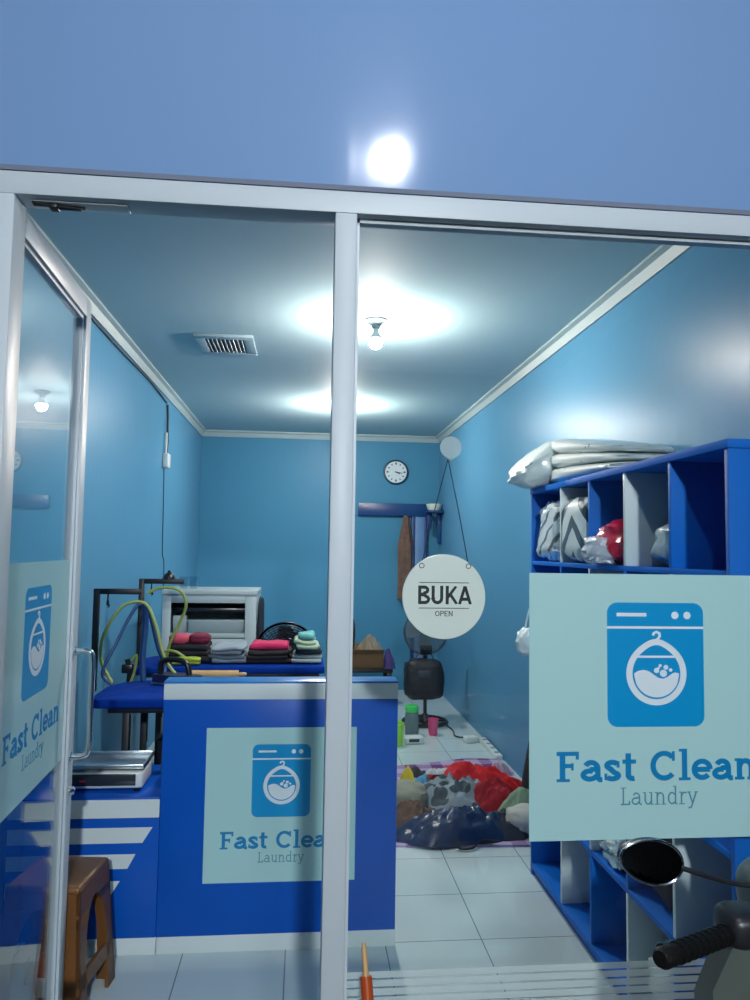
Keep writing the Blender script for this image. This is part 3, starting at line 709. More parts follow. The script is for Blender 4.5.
def hose(pts, r, m_, label, grp=None):
    return tag(mb('tube', spline(pts, 8), r, 8).build('hose', m_), label, 'hose', grp)
hose([(-.93, 3.80, .825), (-.992, 3.82, .93), (-.985, 3.82, 1.05), (-.92, 3.83, 1.175), (-.862, 3.84, 1.215), (-.79, 3.86, 1.205), (-.735, 3.84, 1.10), (-.69, 3.82, .96), (-.64, 3.80, .885), (-.59, 3.78, .845)], .0085, 'greenhose', 'yellow green hose arching over the bare blue ironing table')
hose([(-.915, 3.74, .825), (-.965, 3.75, .88), (-.915, 3.80, 1.02), (-.865, 3.83, 1.14), (-.83, 3.845, 1.20), (-.815, 3.855, 1.205)], .0085, 'bluehose', 'blue hose hanging beside the yellow green hose over the bare blue table')
hose([(-.80, 3.87, 1.21), (-.795, 3.88, 1.1), (-.80, 3.865, .95), (-.79, 3.85, .825)], .016, 'bluehose', 'thick dark blue hose bundle dropping straight to the bare blue table')
hose([(-.795, 3.90, 1.205), (-.77, 3.91, 1.12), (-.735, 3.92, .98), (-.70, 3.92, .90), (-.69, 3.85, .825)], .011, 'navyhose', 'indigo hose curving down behind the thick hose bundle')
hose([(-.875, 4.30, 1.235), (-.82, 4.31, 1.262), (-.74, 4.31, 1.265), (-.685, 4.32, 1.235), (-.665, 4.33, 1.16), (-.70, 4.34, 1.06), (-.745, 4.34, .96), (-.77, 4.36, .86), (-.775, 4.38, .832)], .0085, 'greenhose', 'olive hose looped from the bar in front of the white cabinet')
hose([(-.80, 4.36, .84), (-.78, 4.345, .90), (-.72, 4.33, .905), (-.66, 4.33, .87), (-.63, 4.34, .845)], .0075, 'greenhose', 'short yellow green hose end lying by the dark clothes')
t = thing('spool', 'black knob like spool on the bar before the white cabinet', 'spool', (-.765, 4.33, 1.315))
mb('lathe', [(.036, 0), (.036, .004), (.03, .02), (.018, .034), (.006, .04)], n=20).build('dome', 'plasticblack', t)
mb('lathe', [(.008, .036), (.010, .044), (.004, .05)], n=12).build('knob', 'plasticblack', t)
t = thing('hose_valve', 'black and yellow hose valve hanging by the wall over the blue table', 'valve', (-.865, 3.865, .86))
m = MB(); m.tube([(0, 0, -.06), (.005, 0, 0), (-.01, 0, .07)], .014, 8); m.box((-.035, -.014, .0), (.02, .014, .045), .006); m.build('body', 'plasticblack', t)
m = MB(); m.tube(spline([(.01, 0, .06), (.035, .0, .09), (.03, 0, .02), (.01, -.01, -.05)], 5), .007, 8); m.build('yellow_grip', 'greenhose', t)
# navy padded iron rest and cloth on the first table
t = thing('steam_iron', 'dark navy steam iron resting at the hose end on the blue table', 'iron', (-.60, 3.74, .83), math.radians(-20))
b = MB(); poly = [(-.12, -.05), (.02, -.052), (.10, -.03), (.135, 0), (.10, .03), (.02, .052), (-.12, .05)]
b.prism(poly, lambda u, v, w: Vector((u, v, w)), 0, .008); b.build('sole_plate', 'steel', t)
b = MB(); b.prism([(u*.96, v*.94) for u, v in poly], lambda u, v, w: Vector((u, v, w)), .008, .045); b.build('body', mat('navy plastic', (22, 28, 62), .35), t)
mb('tube', spline([(-.10, 0, .045), (-.09, 0, .10), (-.03, 0, .115), (.04, 0, .10), (.06, 0, .045)], 5), .014, 10).build('handle', 'plasticblack', t)
tag(mb('folded', (-.50, 3.70, .83), (-.30, 3.86, .850), 71, 2).build('folded_cloth', cloth('brown cloth', (92, 70, 62))), 'brown folded cloth under the wooden roller behind the counter ledge', 'cloth')
t = thing('wooden_roller', 'pale wooden roller lying on the brown cloth behind the counter ledge', 'roller', (-.43, 3.76, .871))
m = MB(); m.tube([(-.12, 0, 0), (.12, 0, 0)], .020, 12); m.build('barrel', 'wood', t)
m = MB(); m.tube([(.12, 0, 0), (.15, 0, 0), (.16, 0, 0)], [.009, .011, .006], 10); m.build('grip', 'wood', t)

# folded clothes on the second table
ZT = .833
def fold(label, lo, hi, rgb, seed, layers=2, cat='garment'):
    return tag(mb('folded', lo, hi, seed, layers).build('folded_garment', cloth('cloth %d' % seed, rgb)), label, cat, 'folded clothes on the ironing table')
fold('black folded clothes under the pink roll before the white cabinet', (-.765, 4.38, ZT), (-.535, 4.60, ZT+.10), (16, 18, 30), 101, 3)
tag(mb('blob', (-.715, 4.47, ZT+.095), (.06, .07, .062), 102, .08, 2).build('rolled_garment', cloth('pink cloth', (190, 70, 96))), 'pink rolled garment on the black folded clothes', 'garment', 'folded clothes on the ironing table')
tag(mb('blob', (-.60, 4.48, ZT+.095), (.062, .07, .066), 103, .08, 2).build('rolled_garment', cloth('maroon cloth', (112, 24, 56))), 'maroon rolled garment on the black folded clothes', 'garment', 'folded clothes on the ironing table')
fold('yellow green folded cloth at the front edge of the clothes table', (-.745, 4.303, ZT), (-.58, 4.375, ZT+.035), (168, 186, 66), 104, 2)
fold('grey folded jeans at the bottom of their stack beside the white cabinet', (-.53, 4.36, ZT), (-.325, 4.60, ZT+.045), (92, 106, 120), 105, 2)
fold('pale grey folded jeans lying on top of the darker grey jeans', (-.525, 4.37, ZT+.046), (-.335, 4.60, ZT+.095), (138, 152, 162), 106, 2)
fold('dark brown folded garments under the hot pink one', (-.315, 4.36, ZT), (-.065, 4.60, ZT+.072), (28, 24, 28), 107, 3)
fold('hot pink folded garment on top of the dark brown stack', (-.29, 4.37, ZT+.074), (-.085, 4.60, ZT+.11), (196, 36, 92), 108, 1)
fold('grey and white folded garment at the bottom of the stack at the table end', (-.055, 4.36, ZT), (.115, 4.58, ZT+.05), (160, 174, 172), 109, 2)
fold('charcoal folded garment in the middle of the stack at the table end', (-.045, 4.37, ZT+.051), (.11, 4.58, ZT+.078), (40, 48, 58), 110, 1)
fold('cream green folded garment below the mint one at the table end', (-.04, 4.36, ZT+.079), (.09, 4.56, ZT+.132), (168, 190, 166), 111, 2)
fold('mint folded garment topmost of the stack at the table end', (-.02, 4.37, ZT+.133), (.075, 4.55, ZT+.168), (104, 178, 178), 112, 1)

# ------------------------------------------------------------------ white cabinet behind the tables
oc = (-.612, 5.22, 0)
t = thing('white_cabinet', 'white cabinet with open compartment standing behind the clothes table', 'cabinet', oc)
X0, X1, Y0, Y1, ZT2 = -.92, -.305, 5.0, 5.44, 1.215
cb((X0, Y0+.02, 0), (X0+.02, Y1, ZT2-.03), 'side_panel', 'cabwhite'); cb((X1-.02, Y0+.02, 0), (X1, Y1, ZT2-.03), 'side_panel', 'cabwhite')
cb((X0-.004, Y0-.01, ZT2-.03), (X1+.004, Y1, ZT2), 'top', 'cabwhite', .004); cb((X0+.02, Y1-.012, 0), (X1-.02, Y1, ZT2-.03), 'back_panel', 'cabwhite')
m = MB()
for lo, hi in (((X0, 0), (X0+.055, ZT2-.03)), ((X1-.075, 0), (X1, ZT2-.03)), ((X0+.055, ZT2-.085), (X1-.075, ZT2-.03)), ((X0+.055, .90), (X1-.075, .93))):
    m.box((lo[0]-oc[0], Y0-oc[1], lo[1]), (hi[0]-oc[0], Y0+.02-oc[1], hi[1]), .002)
m.build('face_frame', 'cabwhite', t)
cb((X0+.02, Y0+.02, .90), (X1-.02, Y1-.012, .918), 'shelf_board', 'cabwhite')
cb((X0+.055, Y0+.004, .06), (X1-.075, Y0+.02, .895), 'door', 'cabwhite', .002)
cb((X0+.02, Y0+.10, 1.06), (X1-.02, Y1-.03, 1.09), 'inner_bin', 'darkpanel', .004)
m = MB(); m.box((-.145, -.006, -.0), (.225, .006, .095), .004, mtx=Matrix.Translation((0, Y0-oc[1]+.05, .925)) @ Matrix.Rotation(.35, 4, 'X')); m.build('tilted_tray', 'cabwhite', t)
m = MB(); m.box((-.24, .0, 0), (-.15, .014, .12), .004, mtx=Matrix.Translation((0, Y0-oc[1]+.04, .925)) @ Matrix.Rotation(.2, 4, 'X')); m.build('side_flap', 'cabwhite', t)
for x, y in ((-.80, 5.08), (-.74, 5.12)):
    t = thing('drinking_glass', 'small clear glass standing on the white cabinet' + (', nearest its end' if x < -.77 else ', second from its end'), 'glass', (x, y, ZT2), 0, 'glasses on the white cabinet')
    mb('lathe', [(.024, 0), (.028, .06), (.030, .085), (.027, .085), (.023, .008)], n=20).build('cup', 'clear', t)
tag(mb('blob', (-.278, 5.06, .72), (.022, .05, .44), 61, .12, 2, 26, 20, .6).build('hanging_bag', cloth('dark slate cloth', (26, 40, 58))), 'dark slate bag hanging on the side of the white cabinet', 'bag')

# ------------------------------------------------------------------ fans
def fan(label, loc, hz, r, cage_m, rz, baser, wire=.0018):
    t = thing('standing_fan', label, 'fan', loc, rz)
    mb('lathe', [(baser*.86, 0), (baser, 0), (baser, .018), (baser*.93, .03), (baser*.86, .03), (baser*.84, .016)], n=36, cap=False).build('base_ring', 'plasticblack', t)
    m = MB()
    for a in (0, PI/2): m.box((-baser*.88, -.012, .006), (baser*.88, .012, .022), .003, mtx=Matrix.Rotation(a, 4, 'Z'))
    m.lathe([(.05, .0), (.05, .03), (.03, .07), (.02, .08)], n=20); m.build('base_spider', 'plasticblack', t)
    mb('tube', [(0, 0, .07), (0, 0, hz-.16)], .016, 12).build('pole', 'plasticblack', t)
    bx((-.05, -.035, hz-.20), (.05, .035, hz-.12), .012, 3).build('control_box', 'plasticblack', t)
    mb('tube', [(0, .02, hz-.13), (0, .03, hz)], .018, 10).build('neck', 'plasticblack', t)
    HM = Matrix.Translation((0, 0, hz)) @ Rx
    mb('lathe', [(.03, -.16), (.055, -.14), (.06, -.06), (.05, -.03), (.03, -.02)], n=24, mtx=HM).build('motor', 'plasticblack', t)
    m = MB()
    for i in range(13):
        f_ = (i+1)/13; rr = r*f_; zz = .055*(1-f_**2.5)
        for s_ in (1, -1): m.tube([HM @ Vector((rr*math.cos(a), rr*math.sin(a), s_*zz+.01)) for a in [2*PI*j/40 for j in range(40)]], wire if i < 12 else .009, 5, True)
    for j in range(40):
        a = 2*PI*j/40
        for s_ in (1, -1): m.tube([HM @ Vector((r*f_*math.cos(a), r*f_*math.sin(a), s_*.055*(1-f_**2.5)+.01)) for f_ in (.12, .4, .65, .85, 1)], .0018, 4)
    m.build('cage', cage_m, t)
    m = MB()
    for j in range(4):
        poly = [(.02, -.02), (.06, -.055), (r*.6, -.07), (r*.88, -.03), (r*.9, .05), (r*.6, .06), (.05, .03)]
        b0 = Matrix.Rotation(j*PI/2, 4, 'Z') @ Matrix.Rotation(.35, 4, 'X')
        m.prism(poly, lambda u, v, w, b0=b0: HM @ (b0 @ Vector((u, v, w))), .008, .011)
    m.lathe([(.03, -.01), (.032, .02), (.02, .032), (.004, .034)], n=20, mtx=HM); m.build('blades', cage_m if cage_m != 'plasticblack' else 'darkpanel', t)
    return t
M['greycage'] = mat('grey fan cage', (96, 112, 122), .4)
fan('standing fan with grey cage half hidden behind the round sign', (1.085, 6.47, 0), .79, .20, 'greycage', .15, .205)
fan('black round fan standing behind the folded clothes', (-.105, 4.90, 0), .81, .202, 'plasticblack', 0, .18, .0034)
t = thing('black_bag', 'bulky black bag hanging on the pole of the grey caged fan', 'bag', (1.045, 6.33, .235))
mb('blob', (0, 0, 0), (.165, .09, .33), 81, .08, 2.2, 36, 24, .45).build('pouch', mat('black nylon', (16, 19, 27), .5, bump=.5, bscale=22), t)
mb('tube', spline([(-.11, .0, .28), (-.03, .06, .38), (.04, .16, .44), (.07, .06, .38), (.11, 0, .28)], 6), .009, 8, flat=.4).build('strap', bpy.data.materials['black nylon'], t)
bx((-.06, -.096, .19), (.05, -.08, .25), .004).build('flap_patch', mat('grey nylon patch', (44, 52, 62), .5), t)

# ------------------------------------------------------------------ floor things near the fan
def cup(name, label, loc, r0, r1, h, m_, cat='cup'):
    t = thing(name, label, cat, loc)
    mb('lathe', [(r0*.2, 0), (r0, 0), (r1, h*.96), (r1*1.05, h), (r1*.93, h), (r0*.92, .008), (r0*.2, .008)], n=24).build('cup_body', m_, t); return t
cup('plastic_cup', 'pink plastic cup on the floor before the fan base', (1.08, 6.04, 0), .034, .044, .13, mat('pink plastic', (216, 74, 128), .35))
cup('plastic_cup', 'lime plastic cup on the floor just past the counter edge', (.745, 5.74, 0), .045, .055, .17, mat('lime plastic', (150, 214, 60), .35))
t = thing('water_bottle', 'grey translucent water bottle with green lid beside the pink cup', 'bottle', (.905, 6.04, 0))
mb('lathe', [(.012, 0), (.052, 0), (.056, .02), (.056, .16), (.05, .185), (.046, .19)], n=24).build('bottle_body', mat('grey translucent plastic', (88, 112, 116), .3), t)
mb('lathe', [(.048, .19), (.054, .192), (.054, .232), (.046, .24), (.012, .24)], n=24).build('lid', mat('green plastic', (52, 190, 84), .35), t)
t = thing('white_timer', 'small white gadget with dark display on the floor before the bottle', 'gadget', (.885, 5.80, 0), .05)
bx((-.075, -.05, 0), (.075, .05, .055), .014, 3).build('housing', 'pvc', t); bx((-.045, -.053, .02), (.035, -.049, .042), .001).build('display', 'darkpanel', t)
t = thing('wall_adapter', 'white plug adapter on the floor by the wall and cable', 'adapter', (1.335, 5.80, 0), .2)
bx((-.05, -.035, 0), (.05, .035, .05), .012, 3).build('housing', 'pvc', t); m = MB(); m.tube([(.05, 0, .03), (.068, 0, .03)], .012, 8); m.build('plug_pin', 'pvc', t)
t = thing('power_strip', 'white power strip lying along the foot of the wall', 'power strip', (1.435, 5.60, 0))
bx((-.025, -.30, 0), (.025, .22, .035), .006).build('housing', 'pvc', t)
for k in range(4): mb('lathe', [(.018, .035), (.018, .038), (.015, .038), (.015, .0355)], (0, -.22+.12*k, 0), 16).build('socket', 'lampgrey', t)
tag(mb('tube', spline([(1.24, 6.40, .012), (1.27, 6.15, .008), (1.25, 5.98, .008), (1.30, 5.92, .01), (1.345, 5.94, .012), (1.40, 5.83, .02)], 8), .006, 6).build('fan_cable', 'black'), 'black cable running from the fan base to the power strip', 'cable')

# back corner
t = thing('low_bench', 'low dark bench in the back corner behind the counter end', 'bench', (.58, 7.35, 0))
bx((-.30, -.22, .32), (.30, .22, .36), .004).build('bench_top', 'black', t)
for x in (-.27, .27):
    for y in (-.19, .19): bx((x-.02, y-.02, 0), (x+.02, y+.02, .32), .002).build('leg', 'black', t)
t = thing('carton', 'brown cardboard carton on the low dark bench', 'box', (.55, 7.33, .36))
bx((-.26, -.18, 0), (.24, .18, .14), .004).build('carton_body', 'cardboard', t)
for s_ in (-1, 1): bx((-.26, -.0, 0), (.24, .004, .10), 0, mtx=Matrix.Translation((0, s_*.18, .14)) @ Matrix.Rotation(-s_*1.1, 4, 'X')).build('flap', 'cardboard', t)
tag(mb('heap', (.66, 7.30, .50), (.13, .10, .15), 91, .1).build('cloth_bundle', cloth('beige cloth', (140, 128, 110))), 'beige cloth bundle lying on the cardboard carton', 'cloth')
tag(mb('heap', (.845, 7.16, .36), (.055, .07, .20), 92, .4).build('cloth_bundle', cloth('purple cloth', (66, 52, 112))), 'purple cloth bundle at the end of the cardboard carton', 'cloth')
tag(mb('blob', (.47, 7.26, .50), (.045, .05, .33), 93, .12, 2, 30, 20, .7).build('black_pouch', cloth('black cloth', (14, 18, 26))), 'tall black cloth pouch on the carton beside the beige bundle', 'bag')
# hanging garments on the doorway and bracket shelf
t = thing('hanging_garment', 'brown striped garment hanging at the dark blue doorway', 'garment', (1.09, 7.88, 1.87))
def hang_cloth(w, l, d, seed):
    b = MB(); n = 12; rows_ = []
    for i in range(n+1):
        z = -l*i/n; k = .35+.65*min(1, i/4); a = []
        for j in range(24):
            an = 2*PI*j/24; rr = 1+.18*math.sin(an*5+seed+z*3)+.1*noise.noise(Vector((an, z*4, seed)))
            a.append(b.bm.verts.new((w*k*rr*math.cos(an), d*k*rr*math.sin(an), z+.02*noise.noise(Vector((an*2, seed, z))))))
        rows_.append(a)
    for p, q in zip(rows_, rows_[1:]):
        for j in range(24): b.bm.faces.new((p[j], p[(j+1) % 24], q[(j+1) % 24], q[j]))
    b.bm.faces.new(rows_[0]); b.bm.faces.new(rows_[-1][::-1]); return b
o = hang_cloth(.07, .90, .035, 1).build('cloth_body', cloth('brown striped cloth', (112, 86, 74), var=.3, vscale=20), t)
mb('tube', [(0, 0, 0), (0, .04, .012), (0, .085, .01)], .006, 8).build('hanging_loop', 'cord', t)
t = thing('bracket_shelf', 'dark blue bracket on the wall carrying a white bowl', 'shelf', (1.43, 7.75, 1.93))
bx((-.13, -.10, -.03), (.035, .10, -.005), .003).build('shelf_board', bpy.data.materials['dark blue gloss paint'], t)
for x, l in ((-.09, .20), (.02, .36)): bx((x-.02, .06, -l), (x+.02, .10, -.03), .003).build('bracket_arm', bpy.data.materials['dark blue gloss paint'], t)
mb('tube', [(-.07, .08, -.05), (.02, .08, -.18)], .010, 6).build('brace', bpy.data.materials['dark blue gloss paint'], t)
t = thing('white_bowl', 'shallow white bowl upturned on the dark blue wall bracket', 'bowl', (1.375, 7.74, 1.925))
mb('lathe', [(.03, 0), (.06, 0), (.075, .02), (.088, .07), (.083, .07), (.07, .024), (.03, .012)], n=28).build('bowl_body', mat('cream ceramic', (206, 220, 206), .3), t)

# ------------------------------------------------------------------ mat and laundry pile
def tartan(nt, o):
    a = mth(nt, 'LESS_THAN', mth(nt, 'FRACT', mth(nt, 'MULTIPLY', o[0], 5.5)), .45); b_ = mth(nt, 'LESS_THAN', mth(nt, 'FRACT', mth(nt, 'MULTIPLY', o[1], 5.5)), .45)
    return mth(nt, 'MULTIPLY', mth(nt, 'ADD', a, b_), .5)
m = MB(); out = [(.47, 3.80), (1.27, 3.76), (1.34, 4.3), (1.455, 5.05), (1.42, 5.30), (1.20, 5.33), (.95, 5.24), (.66, 5.16), (.45, 5.12)]
m.prism(out, lambda u, v, w: Vector((u, v, w)), 0, .012)
tag(m.build('floor_mat', two_tone('purple tartan', (176, 160, 196), (98, 34, 104), tartan, .8)), 'purple and lilac checked mat on the floor beneath the laundry pile', 'mat')
def spots(c, s, th):
    def f(nt, o):
        n = nt.nodes.new('ShaderNodeTexVoronoi'); n.inputs['Scale'].default_value = s; tc = nt.nodes.new('ShaderNodeTexCoord'); nt.links.new(tc.outputs['Object'], n.inputs['Vector'])
        return mth(nt, 'LESS_THAN', n.outputs['Distance'], th)
    return f
def pile(label, c, r, seed, m_, rot=0, kind='heap', **k):
    if kind == 'heap': b = mb('heap', c, r, seed, rot, **k)
    else: b = mb('blob', c, r, seed, k.get('amp', .12), k.get('freq', 2.0), 36, 22, k.get('p', .75))
    return tag(b.build('laundry_piece', m_), label, 'laundry', 'laundry heaped on the checked mat')
pile('grey and white spotted sheet under the red cloth on the mat', (.90, 4.35, .012), (.30, .24, .16), 201, two_tone('grey spotted sheet', (140, 156, 164), (62, 76, 86), spots(0, 11, .5), .85), .2)
pile('bright red cloth sprawled on top of the laundry heap', (1.03, 4.48, .06), (.36, .16, .14), 202, cloth('red cloth', (196, 14, 30)), -.15, wr=.35)
pile('dark red garment fold hanging toward the front of the heap', (1.12, 4.24, .03), (.19, .14, .15), 203, cloth('deep red cloth', (150, 8, 28)), -.3)
pile('small white cloth scrap lying on the red cloth', (.84, 4.47, .165), (.085, .03, .035), 204, cloth('white cloth', (210, 216, 216)), .15)
pile('sage green garment beside the red cloth near the shelf', (1.25, 4.06, .05), (.17, .12, .135), 205, cloth('sage cloth', (124, 150, 124)), .2)
pile('pale cream bundle at the front of the heap near the shelf', (1.23, 3.93, .02), (.13, .09, .125), 206, cloth('cream cloth', (188, 188, 180)), -.4, 'blob')
pile('charcoal cloth under the cream bundle', (1.13, 3.95, .012), (.20, .13, .10), 207, cloth('charcoal cloth', (34, 44, 58)), 0)
pile('brown cloth bundle beside the counter edge', (.62, 4.06, .012), (.17, .13, .115), 208, cloth('dark brown cloth', (84, 62, 50)), .1)
pile('pale grey bundle behind the brown cloth', (.60, 4.25, .012), (.13, .11, .17), 209, cloth('stone cloth', (136, 138, 122)), .3, 'blob')
pile('yellow strip of cloth on the grey bundle near the counter', (.635, 4.36, .10), (.035, .09, .12), 210, cloth('yellow cloth', (206, 186, 40)), .5)
pile('small black cloth at the back edge of the mat', (.755, 4.72, .012), (.11, .07, .11), 211, cloth('black bundle cloth', (26, 26, 40)), 0)
pile('light blue cloth lying behind the spotted sheet', (.76, 4.50, .012), (.14, .12, .13), 212, cloth('light blue cloth', (88, 156, 196)), 0)
pile('olive cloth between the counter edge and the yellow strip', (.52, 4.50, .012), (.13, .12, .14), 214, cloth('olive brown cloth', (96, 88, 56)), 0)
pile('lilac white cloth at the far end of the red cloth', (1.24, 4.62, .10), (.10, .05, .09), 215, cloth('lilac white cloth', (196, 186, 206)), .2)
m = MB()
m.heap((.84, 3.91, .012), (.36, .14, .125), 213, .12, .18, .25, pw=2.8)
tag(m.build('plastic_sheet', mat('navy blue plastic sheeting', (28, 48, 84), .28, var=.25, vscale=5, bump=.5, bscale=18, coat=.3)), 'crumpled navy plastic sheet at the front of the laundry heap', 'plastic sheet')
m = MB(); m.tube(spline([(.80, 3.745, .02), (.82, 3.73, .012), (.88, 3.74, .014), (.93, 3.78, .03), (1.02, 3.77, .03)], 6), .006, 6)
tag(m.build('black_strap', 'black'), 'black strap lying on the floor before the navy sheet', 'strap')
t = thing('patterned_bag', 'black bag with pale flecks leaning by the wall beside the laundry heap', 'bag', (1.37, 4.22, 0))
b = MB(); b.lathe([(.02, 0), (.13, 0), (.135, .03), (.11, .2), (.085, .38), (.05, .52), (.02, .54)], n=28)
for v in b.bm.verts: v.co.x *= .8; v.co.x += .03*v.co.z; v.co += Vector((noise.noise(v.co*8), noise.noise(v.co*8+Vector((5, 0, 0))), 0))*.012
b.build('pouch', two_tone('black flecked cloth', (16, 18, 26), (140, 140, 150), spots(0, 24, .18), .7), t)
mb('tube', spline([(-.03, 0, .50), (-.02, 0, .62), (.02, 0, .66), (.05, 0, .60), (.05, 0, .52)], 5), .008, 8).build('carry_loop', 'black', t)
# dark things beneath the first table
t = thing('storage_crate', 'black storage crate beneath the bare blue ironing table', 'crate', (-.48, 3.62, 0))
m = MB(); m.box((-.17, -.15, 0), (.17, .15, .03), .004)
for lo, hi in (((-.17, -.15), (.17, -.138)), ((-.17, .138), (.17, .15)), ((-.17, -.15), (-.158, .15)), ((.158, -.15), (.17, .15))): m.box((lo[0], lo[1], .03), (hi[0], hi[1], .62), .003)
m.build('crate_body', 'plasticblack', t)
mb('tube', spline([(-.05, -.153, .56), (-.05, -.17, .57), (.05, -.17, .57), (.05, -.153, .56)], 4), .007, 6).build('handle', 'plasticblack', t)
t = thing('spray_bottle', 'olive bottle standing on the low counter beside the tall counter', 'bottle', (-.545, 3.20, .568))
mb('lathe', [(.012, 0), (.026, 0), (.028, .01), (.027, .085), (.016, .11), (.012, .115)], n=20).build('bottle_body', mat('olive plastic', (72, 76, 52), .4), t)
mb('lathe', [(.012, .115), (.016, .117), (.016, .14), (.006, .145)], n=16).build('cap', mat('dark olive plastic', (50, 52, 40), .4), t)

# ------------------------------------------------------------------ scooter outside and stick
SC = (.86, .62, 0)
t = thing('scooter', 'grey scooter parked outside with black grip and round mirror showing', 'scooter', SC)
def sp(x, y, z): return Vector((x-SC[0], y-SC[1], z-SC[2]))
def wheel(y, r=.235):
    b = MB(); q = Matrix.Translation((0, y-SC[1], r)) @ Matrix.Rotation(PI/2, 4, 'Y')
    b.lathe([(r*.66, -.045), (r*.9, -.05), (r, -.02), (r, .02), (r*.9, .05), (r*.66, .045)], n=36, mtx=q, cap=False); o = b.build('tyre', 'rubber', t)
    b = MB(); b.lathe([(.02, -.05), (.05, -.04), (r*.5, -.02), (r*.68, -.042), (r*.68, .042), (r*.5, .02), (.05, .04), (.02, .05)], n=36, mtx=q); b.build('rim', 'steel', t)
wheel(1.36); wheel(.16)
m = MB(); m.tube([sp(.86, 1.36, .235), sp(.86, 1.30, .5), sp(.86, 1.21, .92)], [.03, .035, .03], 12); m.build('fork', 'scooterdark', t)
m = MB(); m.blob(sp(.86, 1.36, .34), (.075, .26, .18), 1, .0, 1, 28, 16, .9); m.build('front_fender', 'cowl', t)
b = MB(); prof = [(1.20, .90, .16), (1.215, .78, .20), (1.20, .60, .20), (1.15, .42, .17), (1.08, .30, .15), (1.0, .26, .14), (.70, .25, .14), (.68, .29, .14), (1.02, .30, .14), (1.10, .38, .16), (1.16, .60, .19), (1.175, .80, .19), (1.16, .92, .14)]
A = [b.bm.verts.new(sp(.86-w, y, z)) for y, z, w in prof]; B = [b.bm.verts.new(sp(.86+w, y, z)) for y, z, w in prof]
k = len(prof)
for i in range(k): b.bm.faces.new((A[i], A[(i+1) % k], B[(i+1) % k], B[i]))
b.bm.faces.new(A); b.bm.faces.new(B[::-1]); b.build('leg_shield', 'cowl', t)
m = MB(); m.blob(sp(.86, .30, .30), (.15, .42, .38), 2, .0, 1, 30, 20, .6); m.build('rear_body', 'cowl', t)
m = MB(); m.blob(sp(.86, .30, .64), (.13, .38, .14), 3, .0, 1, 30, 16, .6); m.build('seat', 'rubber', t)
m = MB(); m.tube([sp(.74, .16, .235), sp(.74, .30, .30), sp(.78, .55, .30)], .03, 8); m.build('engine_arm', 'scooterdark', t)
# handlebar
m = MB(); m.blob(sp(.865, 1.175, .885), (.135, .085, .12), 4, .03, 1.4, 36, 22, .72); m.build('handlebar_cowl', 'cowl', t)
for sgn in (-1, 1):
    X = lambda d: .86+sgn*d
    m = MB(); m.tube([sp(X(.366), .998, .950), sp(X(.36), 1.002, .9495), sp(X(.34), 1.012, .948), sp(X(.22), 1.082, .936), sp(X(.20), 1.094, .935)], [.011, .0145, .0135, .0135, .015], 14)
    for q in range(9): 
        a = sp(X(.33), 1.018, .947).lerp(sp(X(.225), 1.079, .9365), q/8); d = Vector((-sgn*.105, .061, -.0105)).normalized()*.003
        m.tube([a-d, a+d], .015, 14)
    m.build('grip', 'rubber', t)
    m = MB(); m.blob(sp(X(.185), 1.10, .912), (.035, .035, .055), 5, .02, 1, 20, 14, .6); m.build('switch_housing', 'scooterdark', t)
    m = MB(); m.tube(spline([sp(X(.17), 1.12, .93), sp(X(.22), 1.112, .926), sp(X(.29), 1.068, .934), sp(X(.345), 1.036, .942)], 5), [.007]*15+[.009], 8); m.build('brake_lever', 'scooterdark', t)
    m = MB(); m.tube(spline([sp(X(.125), 1.17, .965), sp(X(.16), 1.165, .972), sp(X(.22), 1.155, .992), sp(X(.262), 1.155, 1.006)], 6), .0042, 8); stem = m.build('mirror_stem', 'scooterdark', t)
    mc = sp(X(.307), 1.15, 1.016); ry = Matrix.Rotation(-sgn*.20, 4, 'Y')
    def egg(sc, y):
        out = []
        for i in range(36):
            a = 2*PI*i/36; u = math.cos(a); v = math.sin(a)
            out.append(mc+ry @ Vector((sgn*(.052*u-.004)*sc, y, .0335*v*(1-.12*u)*sc)))
        return out
    m = MB(); E_ = [egg(s_, y) for s_, y in ((1, 0), (1.03, .004), (1, .012), (.8, .024), (.4, .03))]; V = [[m.bm.verts.new(p) for p in e] for e in E_]
    for a, c in zip(V, V[1:]):
        for i in range(36): m.bm.faces.new((a[i], a[(i+1) % 36], c[(i+1) % 36], c[i]))
    m.bm.faces.new(V[-1]); m.bm.faces.new(V[0][::-1]); sh = m.build('mirror', 'scooterdark', t)
    m = MB(); m.tube(egg(1.0, -.001), .0022, 6, True); m.build('mirror_rim', 'chrome', sh)
    m = MB(); V = [m.bm.verts.new(p) for p in egg(.97, -.0012)]; f2 = m.bm.faces.new(V); r = bmesh.ops.extrude_face_region(m.bm, geom=[f2])
    bmesh.ops.translate(m.bm, vec=(0, .001, 0), verts=[v for v in r['geom'] if isinstance(v, bmesh.types.BMVert)]); m.build('mirror_face', 'mirrorglass', sh)
m = MB(); m.box(sp(.725, 1.088, .945), sp(.75, 1.10, .965), .003); m.build('switch', 'scooterdark', t)
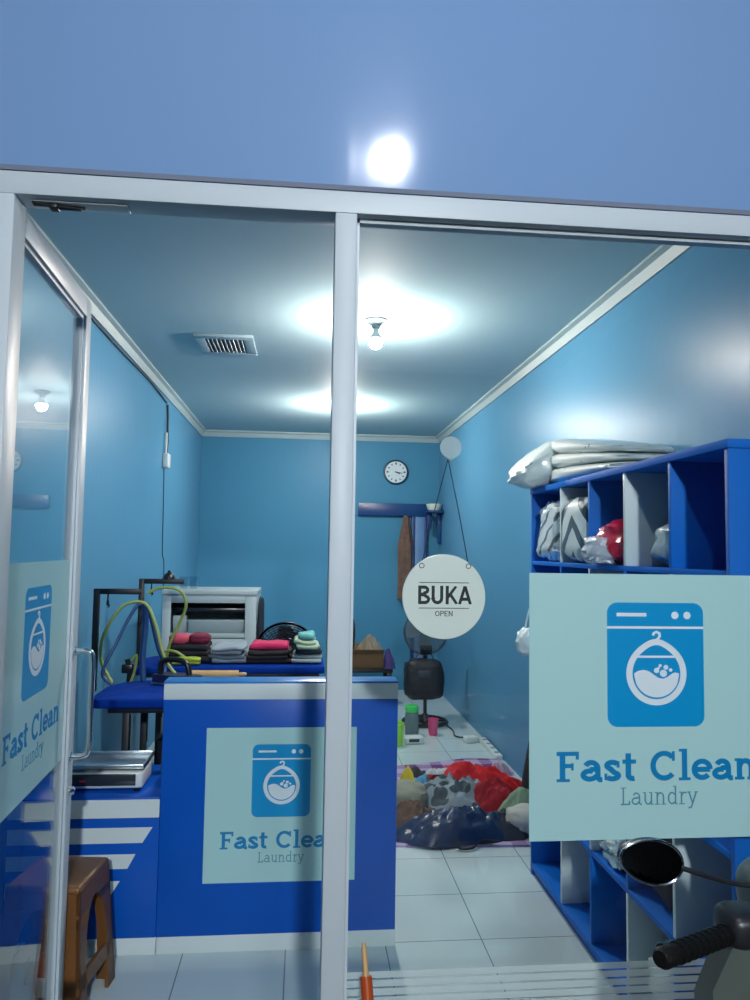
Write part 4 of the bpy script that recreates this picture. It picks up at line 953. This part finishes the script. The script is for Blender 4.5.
m = MB(); m.blob(sp(.86, 1.255, .90), (.075, .03, .09), 6, .0, 1, 24, 16, .8); m.build('headlight', 'clear', t)
m = MB(); m.tube([sp(.80, .80, .27), sp(.72, .78, .02), sp(.70, .77, .0)], .010, 8); m.build('side_stand', 'scooterdark', t)

t = thing('wooden_stick', 'thin wooden stick with orange sleeve leaning on the window outside', 'stick', (.20, 1.50, 0))
d = Vector((-.046, .224, .612)); 
mb('tube', [d*.02, d*.55, d*.90], .0135, 12).build('orange_sleeve', 'orange', t)
mb('tube', [d*.90, d*.98, d*1.0], [.0068, .0062, .004], 10).build('stick_tip', 'wood', t)

# ------------------------------------------------------------------ world, camera, view
w = bpy.data.worlds.new('night'); bpy.context.scene.world = w; w.use_nodes = True
w.node_tree.nodes['Background'].inputs[0].default_value = (.012, .018, .03, 1); w.node_tree.nodes['Background'].inputs[1].default_value = 1.0
yaw, pit, rol, F = .0952, .0674, .0153, 736.0
fw = Vector((math.sin(yaw)*math.cos(pit), math.cos(yaw)*math.cos(pit), math.sin(pit))); r = Vector((math.cos(yaw), -math.sin(yaw), 0)); u = r.cross(fw)
r2 = math.cos(rol)*r+math.sin(rol)*u; u2 = -math.sin(rol)*r+math.cos(rol)*u
cam = bpy.data.cameras.new('camera'); co = bpy.data.objects.new('camera', cam); C.objects.link(co)
co.matrix_world = Matrix((( r2.x, u2.x, -fw.x, 0), (r2.y, u2.y, -fw.y, 0), (r2.z, u2.z, -fw.z, 1.5), (0, 0, 0, 1)))
cam.sensor_fit = 'VERTICAL'; cam.sensor_height = 36; cam.lens = 36*F/1000; cam.clip_start = .02
sc = bpy.context.scene; sc.camera = co
sc.view_settings.view_transform = 'Standard'; sc.view_settings.look = 'None'; sc.view_settings.gamma = 1; sc.view_settings.use_curve_mapping = False
sc.view_settings.exposure = -.33
sc.cycles.use_denoising = True; sc.cycles.sample_clamp_indirect = 6; sc.cycles.max_bounces = 10; sc.cycles.transparent_max_bounces = 24; sc.cycles.caustics_reflective = False; sc.cycles.caustics_refractive = False
